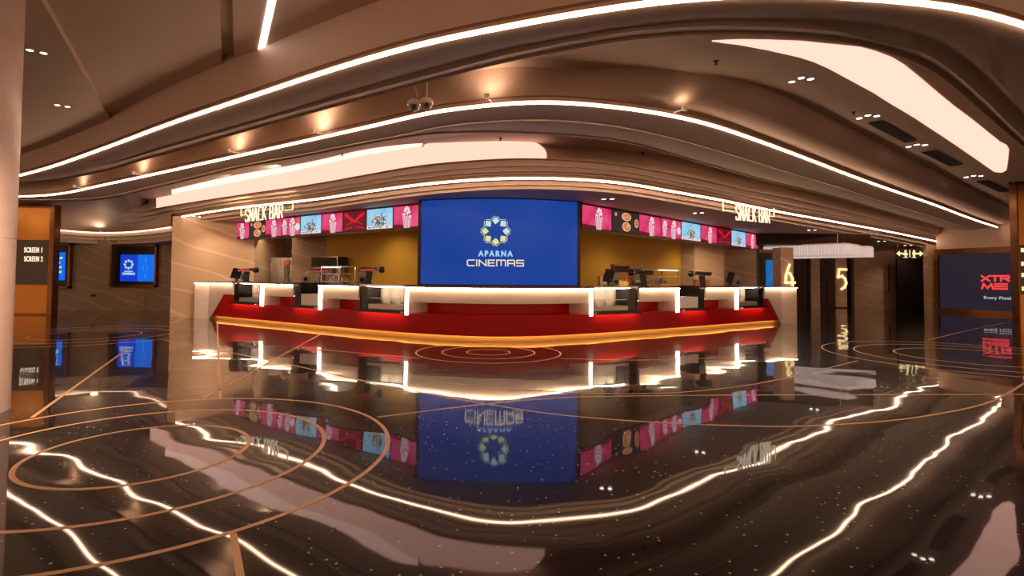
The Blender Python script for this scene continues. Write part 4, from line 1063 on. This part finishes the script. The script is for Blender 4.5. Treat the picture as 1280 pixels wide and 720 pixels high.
m = MB(); m.box((X0, YB, .06), (X1-.16, YB+.2, z2_)); world_part(m, 'lower_panel', 'gold', root)
m = MB(); m.box((X0, YB-.01, z2_), (X1-.16, YB+.2, z1_)); world_part(m, 'sign_panel', mat('sign glass', (.06, .035, .02), .25), root)
m = MB()
for t_, yy in (('SCREEN 1', 312.8), ('SCREEN 2', 324)):
    zz = at_y(42, yy, YB).z; xx = ratio(42.5, yy)*YB
    text_mesh(m, t_, .245, lambda u, w, z: (xx+u, YB-.012-w, zz+z), 0, .02, xs=.50, bold=.002, space=1.22)
world_part(m, 'lettering', 'text_cream', root)
YW = 20.95
def wall_tv(x0, x1, y0, y1, sx0, sx1, sy0, sy1, label):
    a_, b__ = at_y(x0, y1, YW), at_y(x1, y0, YW); s0_, s1_ = at_y(sx0, sy1, YW-.1), at_y(sx1, sy0, YW-.1)
    root = empty('wall_screen', ((a_.x+b__.x)/2, YW, a_.z), label, 'screen', 'screens on the far left wall')
    m = MB(); w_ = .07
    m.box((a_.x, YW-.16, a_.z), (a_.x+w_, YW, b__.z)); m.box((b__.x-w_, YW-.16, a_.z), (b__.x, YW, b__.z)); m.box((a_.x, YW-.16, a_.z), (b__.x, YW, a_.z+w_)); m.box((a_.x, YW-.16, b__.z-w_), (b__.x, YW, b__.z))
    world_part(m, 'frame', 'bronze', root)
    m = MB(); m.box((a_.x+w_, YW-.06, a_.z+w_), (b__.x-w_, YW-.0, b__.z-w_)); world_part(m, 'back_board', 'black', root)
    m = MB(); m.box((s0_.x, YW-.105, s0_.z), (s1_.x, YW-.06, s1_.z)); m.build
    return root, m, s0_, s1_
root, m, s0_, s1_ = wall_tv(142, 199, 306, 358, 150, 193, 318.5, 351.5, 'wall screen showing the cinema logo beside the marble wall')
m.v = []; m.f = []; m.mi = []; m.sm = []
mid = s0_.x+(s1_.x-s0_.x)*.5
m.box((s0_.x, YW-.105, s0_.z), (mid-.015, YW-.06, s1_.z), 0); m.box((mid+.015, YW-.105, s0_.z), (s1_.x, YW-.06, s1_.z), 1); world_part(m, 'display', ['tvblue', 'tvblue2'], root)
m = MB(); cx = (s0_.x+mid)/2; zc2 = s0_.z+(s1_.z-s0_.z)*.63
f_ = lambda u, w, z: (cx+u, YW-.105-w, zc2+z)
logo(m, f_, .14, 0, 0, 1)
text_mesh(m, 'APARNA', .075, lambda u, w, z: f_(u, w, z-.27), 0, .006, space=1.2, bold=.003)
text_mesh(m, 'CINEMAS', .12, lambda u, w, z: f_(u, w, z-.36), 0, .006, bold=.004)
cx2 = (mid+s1_.x)/2; zc3 = (s0_.z+s1_.z)/2
for k in range(24):
    a0_, a1_ = 2*math.pi*k/24, 2*math.pi*(k+1)/24
    if k in (5, 6, 17, 18): continue
    q = lambda a__, r_: (cx2+r_*math.cos(a__)*.8, YW-.118, zc3+r_*math.sin(a__)*1.1)
    m.add([q(a0_, .10), q(a1_, .10), q(a1_, .12), q(a0_, .12)], [(0, 1, 2, 3)], 2)
for s_ in (-1, 1): m.box((cx2-.012, YW-.118, zc3+s_*.3-.1), (cx2+.012, YW-.112, zc3+s_*.3+.1), 2)
world_part(m, 'lettering', ['logo_light', 'logo_yellow', emit_mat('tv outline', lin(70, 150, 250), 1)], root)
root, m, s0_, s1_ = wall_tv(36, 92, 304.5, 360, 42, 81, 315.5, 350, 'wall screen with lines of text behind the bronze sign')
world_part(m, 'display', ['tvblue2'], root)
m = MB()
for i, (wd, yy) in enumerate(((.24, 323), (.15, 329), (.2, 334.5), (.2, 340.5))):
    zz = at_y(72, yy, YW-.11).z; xx = at_y(67, yy, YW-.11).x
    xx += .10
    m.extr([(xx, YW-.118, zz-.05), (xx+wd, YW-.118, zz-.015), (xx+wd, YW-.118, zz+.06), (xx, YW-.118, zz+.03)], (0, .01, 0))
world_part(m, 'lettering', 'logo_yellow', root)
# socket
p = at_y(117, 369.5, YW)
root = empty('wall_socket', p, 'small dark socket plate low on the far left wall', 'socket')
m = MB(); m.box((-.09, -.012, -.045), (.09, 0, .045)); m.build('plate', 'dark', root)
m = MB(); m.box((-.06, -.016, -.02), (-.015, -.012, .02)); m.box((.015, -.016, -.02), (.06, -.012, .02)); m.build('outlet', 'black', root)

# ------------------------------------------------------------------ right area
YF = 28.4
wall('wall_far', 8.5, YF, 24.5, YF, 0, 3.6, .2, 'marble_dark')
def dark_panel(name, x0, x1, Y, ztop, m_='wood_dark', t=.1):
    a_, b__ = ratio(x0, 370)*Y, ratio(x1, 370)*Y
    mm = MB(); mm.box((a_, Y, 0), (b__, Y+t, ztop))
    if m_ == 'wood_dark':
        n_ = 2; w_ = (b__-a_)/n_
        for i in range(n_): mm.box((a_+w_*i+.02, Y-.02, .03), (a_+w_*(i+1)-.02, Y, ztop-.03))
    return structure(mm, name, m_)
dark_panel('door_1', 993, 1013, 26.0, 2.75); dark_panel('door_2', 1023, 1043, 26.0, 2.75)
mm = MB(); a_, b__ = ratio(1012.5, 370)*25.9, ratio(1023.5, 370)*25.9; mm.box((a_, 25.8, 0), (b__, 26.3, 3.15)); structure(mm, 'column', 'marble_dark')
dark_panel('opening_shade_1', 1058, 1068.5, 28.25, 2.75, 'void'); dark_panel('opening_shade_2', 1122, 1159, 27.2, 2.72, 'void')  # flat dark sheets in place of the shade inside the openings
mm = MB(); a_, b__ = ratio(1159, 370)*25.6, ratio(1170.5, 370)*25.6; mm.box((a_, 25.6, 0), (b__, 25.8, 3.1)); structure(mm, 'column', 'marble')
mm = MB(); a_, b__ = ratio(1068, 370)*28.0, ratio(1122, 370)*28.0; mm.box((a_, 28.0, 0), (b__, 28.4, 3.15)); structure(mm, 'wall_far_panel', 'marble_dark')
def num_column(x0, x1, Y, txt, tx, ty, size, label, ztop=2.95, xs=.75):
    a_, b__ = ratio(x0, 350)*Y, ratio(x1, 350)*Y
    root = empty('number_column', ((a_+b__)/2, Y, 0), label, 'column')
    m = MB(); m.box((a_, Y, 0.06), (b__, Y+.55, ztop)); world_part(m, 'shaft', 'marble', root)
    m = MB(); m.box((a_-.01, Y-.01, 0), (b__+.01, Y+.56, .06)); world_part(m, 'base', 'dark', root)
    q = at_y(tx, ty, Y-.03)
    G4 = (1, [(.52,1,.34,.78),(.34,.78,.16,.5),(.16,.5,.12,.2),(.12,.2,1,.2),(.55,.62,.80,.38),(.80,.38,.82,0)])
    G5 = (1, [(.95,1,.25,1),(.25,1,.15,.60),(.15,.60,.55,.66),(.55,.66,.85,.52),(.85,.52,.95,.30),(.95,.30,.80,.10),(.80,.10,.5,0)])
    m = MB(); bars(m, [G4 if txt == '4' else G5], lambda u, w, z: (q.x+u, Y-.03-w*2, q.z+z), size*.75, size*xs*.62, 0, size*.085, 0); world_part(m, 'numeral', 'text_warm', root)
num_column(976, 992, 18.6, '4', 986.5, 345, 1.0, 'marble column with a glowing number four behind the counter end', 2.50, .55)
num_column(1044.5, 1058.5, 27.8, '5', 1052, 349, 1.32, 'marble column with a glowing number five by the dark doors', 2.95, .62)
# directory screen behind the right counter end
Yd = 20.0
a_, b__ = at_y(949, 362, Yd), at_y(974.5, 322, Yd)
root = empty('directory_screen', ((a_.x+b__.x)/2, Yd, 0), 'upright blue directory screen behind the right end of the counter', 'screen')
m = MB(); m.box((a_.x, Yd, 0), (b__.x, Yd+.2, 2.5)); world_part(m, 'housing', 'black', root)
s0_, s1_ = at_y(957.5, 361, Yd), at_y(971, 325, Yd)
m = MB(); m.box((s0_.x, Yd-.012, s0_.z-.5), (s1_.x, Yd, s1_.z)); world_part(m, 'display', 'dirblue', root)
m = MB(); m.box((a_.x-.0, Yd-.02, 2.38), (b__.x, Yd, 2.5)); world_part(m, 'top_rail', 'bronze', root)
# dark timber beam
a_, b__ = at_y(946, 297, 20.6), at_y(1072, 306, 20.6)
m = MB(); m.box((a_.x, 20.6, 2.72), (b__.x+.5, 20.9, 3.15)); structure(m, 'beam', 'wood_dark')
# chandelier
zc0, zc1 = 2.32, 2.72
def rp(x, Y): return Vector((ratio(x, 312)*Y, Y, zc0))
a_, b__, e_ = rp(1056, 19.6), rp(955, 21.6), rp(1091, 21.6)
c_ = [a_, b__, b__+e_-a_, e_]
ctr_ = sum(c_, Vector())/4
root = empty('crystal_chandelier', (ctr_.x, ctr_.y, zc1), 'long pale crystal curtain chandelier hanging on the right', 'chandelier')
m = MB(); 
inset = [p_.lerp(ctr_, .0) for p_ in c_]
m.prism([p_[:2] for p_ in inset], zc1-.02, zc1+.03); world_part(m, 'canopy', 'white', root)
m = MB(); bz = []
for i in range(4):
    A, B = c_[i], c_[(i+1) % 4]; d = B-A; n_ = max(8, int(d.length/.09)); fr = frame(A, d)
    for k in range(n_):
        u = d.length*k/n_
        m.box((u+.004, -.03, zc0+.003*((k*7) % 3)), (u+.086, .0, zc1-.02), fr=fr)
o = world_part(m, 'crystal_curtain', 'crystal', root)
m = MB(); m.prism([p_.lerp(ctr_, .04)[:2] for p_ in c_], zc0+.05, zc0+.06); world_part(m, 'diffuser', 'crystal', root)
m = MB()
for p_ in c_: q = p_.lerp(ctr_, .25); m.tube([(q.x, q.y, zc1+.03), (q.x, q.y, 3.15)], .012)
world_part(m, 'hanger', 'steel', root)
# restroom sign
Ys = 25.8
q = at_y(1137, 317, Ys)
root = empty('restroom_sign', q, 'glowing restroom sign with arrows and two figures over the dark doorway', 'sign')
m = MB(); fr = lambda u, w, z: (u, -w, z)
def arrow(mb, cx, s_):
    mb.extr([(cx+s_*.17, 0, 0), (cx+s_*.02, 0, .12), (cx+s_*.02, 0, .04), (cx-s_*.15, 0, .04), (cx-s_*.15, 0, -.04), (cx+s_*.02, 0, -.04), (cx+s_*.02, 0, -.12)], (0, -.03, 0))
arrow(m, -.46, -1); arrow(m, .46, 1)
m.box((-.012, -.03, -.17), (.012, 0, .17))
for cx, skirt in ((-.2, True), (.2, False)):
    m.lathe((cx, -.015, .125), [(.045, -.015), (.045, .015)], 14, axis='Y')
    if skirt: m.extr([(cx-.04, 0, .07), (cx+.04, 0, .07), (cx+.11, 0, -.07), (cx+.04, 0, -.07), (cx+.03, 0, -.17), (cx-.03, 0, -.17), (cx-.04, 0, -.07), (cx-.11, 0, -.07)], (0, -.03, 0))
    else: m.extr([(cx-.075, 0, .07), (cx+.075, 0, .07), (cx+.065, 0, -.05), (cx+.04, 0, -.05), (cx+.035, 0, -.17), (cx-.035, 0, -.17), (cx-.04, 0, -.05), (cx-.065, 0, -.05)], (0, -.03, 0))
    m.box((cx-.1, -.03, -.2), (cx+.1, 0, -.178))
m.build('pictograms', 'text_warm', root)
m = MB(); m.box((-.65, 0.001, -.23), (.65, .03, .21)); m.build('back_plate', 'dark', root)
m = MB()
for x in (-.55, .55): m.tube([(x, .015, .21), (x, .015, 3.15-q.z)], .008)
m.build('hanger', 'steel', root)
# small vertical sconce lines on wall & column
for x, ys, Y, lab in ((1111, (332, 364), 27.95, 'thin lit slot beside the dark doorway'),):
    a_ = at_y(x, ys[1], Y); b__ = at_y(x, ys[0], Y)
    root = empty('wall_slot_light', a_, 'thin pale metal slot strip on the far wall left of the dark doorway', 'wall light')
    m = MB(); m.box((-.03, -.03, 0), (.03, 0, b__.z-a_.z)); m.build('strip', 'chrome', root)
# media wall
W1, W2 = Vector((ratio(1170.5, 370)*25.5, 25.5)), Vector((ratio(1264, 370)*22.7, 22.7))
d = (W2-W1); W3 = W1+d*2.4; d.normalize(); fr = frame(W1, d); LW = (W3-W1).length; L1_ = (W2-W1).length
mm = MB(); mm.box((0, -.3, 0), (LW, -.04, 4.2), fr=fr); structure(mm, 'wall_media', 'plaster')
root = empty('media_wall_screen', (W1.x, W1.y, 0), 'big dark screen with red letters in a bronze frame on the right wall', 'screen')
zf0, zf1 = .10, 2.62
m = MB(); m.box((0, -.04, 0), (LW, .06, zf0+.06), fr=fr); m.box((0, -.04, zf1), (LW, .08, zf1+.26), fr=fr); m.box((-.02, -.04, zf0), (.16, .1, zf1), fr=fr); world_part(m, 'frame', 'bronze', root, .01)
m = MB(); m.box((.16, -.03, zf0+.06), (LW-.1, .0, zf1), fr=fr); world_part(m, 'display', 'navy_screen', root)
def wallu(x):
    k = ratio(x, 350); t = (k*W1.y-W1.x)/(d.x-k*d.y); return t
m = MB()
u0 = wallu(1227.5)
def zat(x, y): p = W1+d*wallu(x); return at_y(x, y, p.y).z
zA, zB, zC_ = zat(1245, 348), zat(1245, 358), zat(1245, 372.5)
lw = (wallu(1262)-wallu(1227.5))
barsfr = lambda zz: (lambda u, w, z: fr(u+u0, w, zz+z))
X_ = (1, [(0,0,1,1),(0,1,1,0)]); T_ = (1, [(0,1,1,1),(.5,1,.5,0)]); R_ = (1, [(0,0,0,1),(0,1,1,1),(1,1,1,.5),(1,.5,0,.5),(.45,.5,1,0)])
M_ = (1.5, [(0,0,.15,1),(.15,1,.5,.1),(.5,.1,.85,1),(.85,1,1,0)]); E_ = (1.5, [(0,1,1,1),(0,.5,1,.5),(0,0,1,0)])
wu = lw/3.65
def bars_left(mb, letters, zz, hgt):
    W_ = sum(wu*q_[0] for q_ in letters)+wu*.28*(len(letters)-1)
    bars(mb, letters, lambda u, w, z: fr(u+u0+W_/2, w, zz+z), hgt, wu, wu*.28, .075, 0)
bars_left(m, [X_, T_, R_], zA, .21); bars_left(m, [M_, E_], zB, .2)
text_mesh(m, 'Every Pixel', .17, lambda u, w, z: fr(u+u0+.05, w, zC_+z), 1, .01, 'LEFT', xs=lw*.98/(.17*4.9), bold=.004, space=1.1)
world_part(m, 'lettering', ['text_red', 'text_pale'], root)
# right bronze post
Yp = 14.8
xa = ratio(1272, 335)*Yp
root = empty('screen_direction_post', (xa+.6, Yp, 0), 'bronze post with gold panels and a lit sign at the right edge', 'sign')
m = MB(); m.box((xa, Yp-.03, 0), (xa+.05, Yp+.2, 4.12)); m.box((xa, Yp-.03, 4.02), (xa+1.6, Yp+.2, 4.12)); m.box((xa+1.4, Yp-.03, 0), (xa+1.6, Yp+.2, 4.12)); world_part(m, 'frame', 'bronze', root, .015)
zu0, zl1 = at_y(1276, 306, Yp).z, at_y(1276, 368, Yp).z
m = MB(); m.box((xa+.05, Yp, zu0), (xa+1.4, Yp+.18, 4.02)); world_part(m, 'upper_panel', 'gold', root)
m = MB(); m.box((xa+.05, Yp, 0), (xa+1.4, Yp+.18, zl1)); world_part(m, 'lower_panel', 'gold', root)
m = MB(); m.box((xa+.05, Yp-.01, zl1), (xa+1.4, Yp+.18, zu0)); world_part(m, 'sign_panel', mat('sign glass right', (.05, .03, .02), .25), root)
m = MB()
for yy in (313, 330, 344, 361):
    zz = at_y(1278, yy, Yp).z
    text_mesh(m, 'SCREEN', .15, lambda u, w, z: (xa+.085+u, Yp-.012-w, zz+z), 0, .015, 'LEFT', xs=.7, bold=.006)
world_part(m, 'lettering', 'text_warm', root)
wall('wall_right', 26.5, 26, 26.5, 13, 0, 4.62, .2, 'marble_dark')

# ------------------------------------------------------------------ fill: even warm world glow added to brighten the room
def area(name, loc, sx, sy, power, col=WARM, rot=(0, 0, 0)):
    l_ = bpy.data.lights.new(name, 'AREA'); l_.shape = 'RECTANGLE'; l_.size = sx; l_.size_y = sy; l_.energy = power; l_.color = col
    o = bpy.data.objects.new(name, l_); COL.objects.link(o); o.location = loc; o.rotation_euler = rot; return o
w = bpy.data.worlds.new('lobby_fill'); S.world = w; w.use_nodes = True
bg = w.node_tree.nodes['Background']; bg.inputs['Color'].default_value = (1, .55, .33, 1); bg.inputs['Strength'].default_value = 1.3
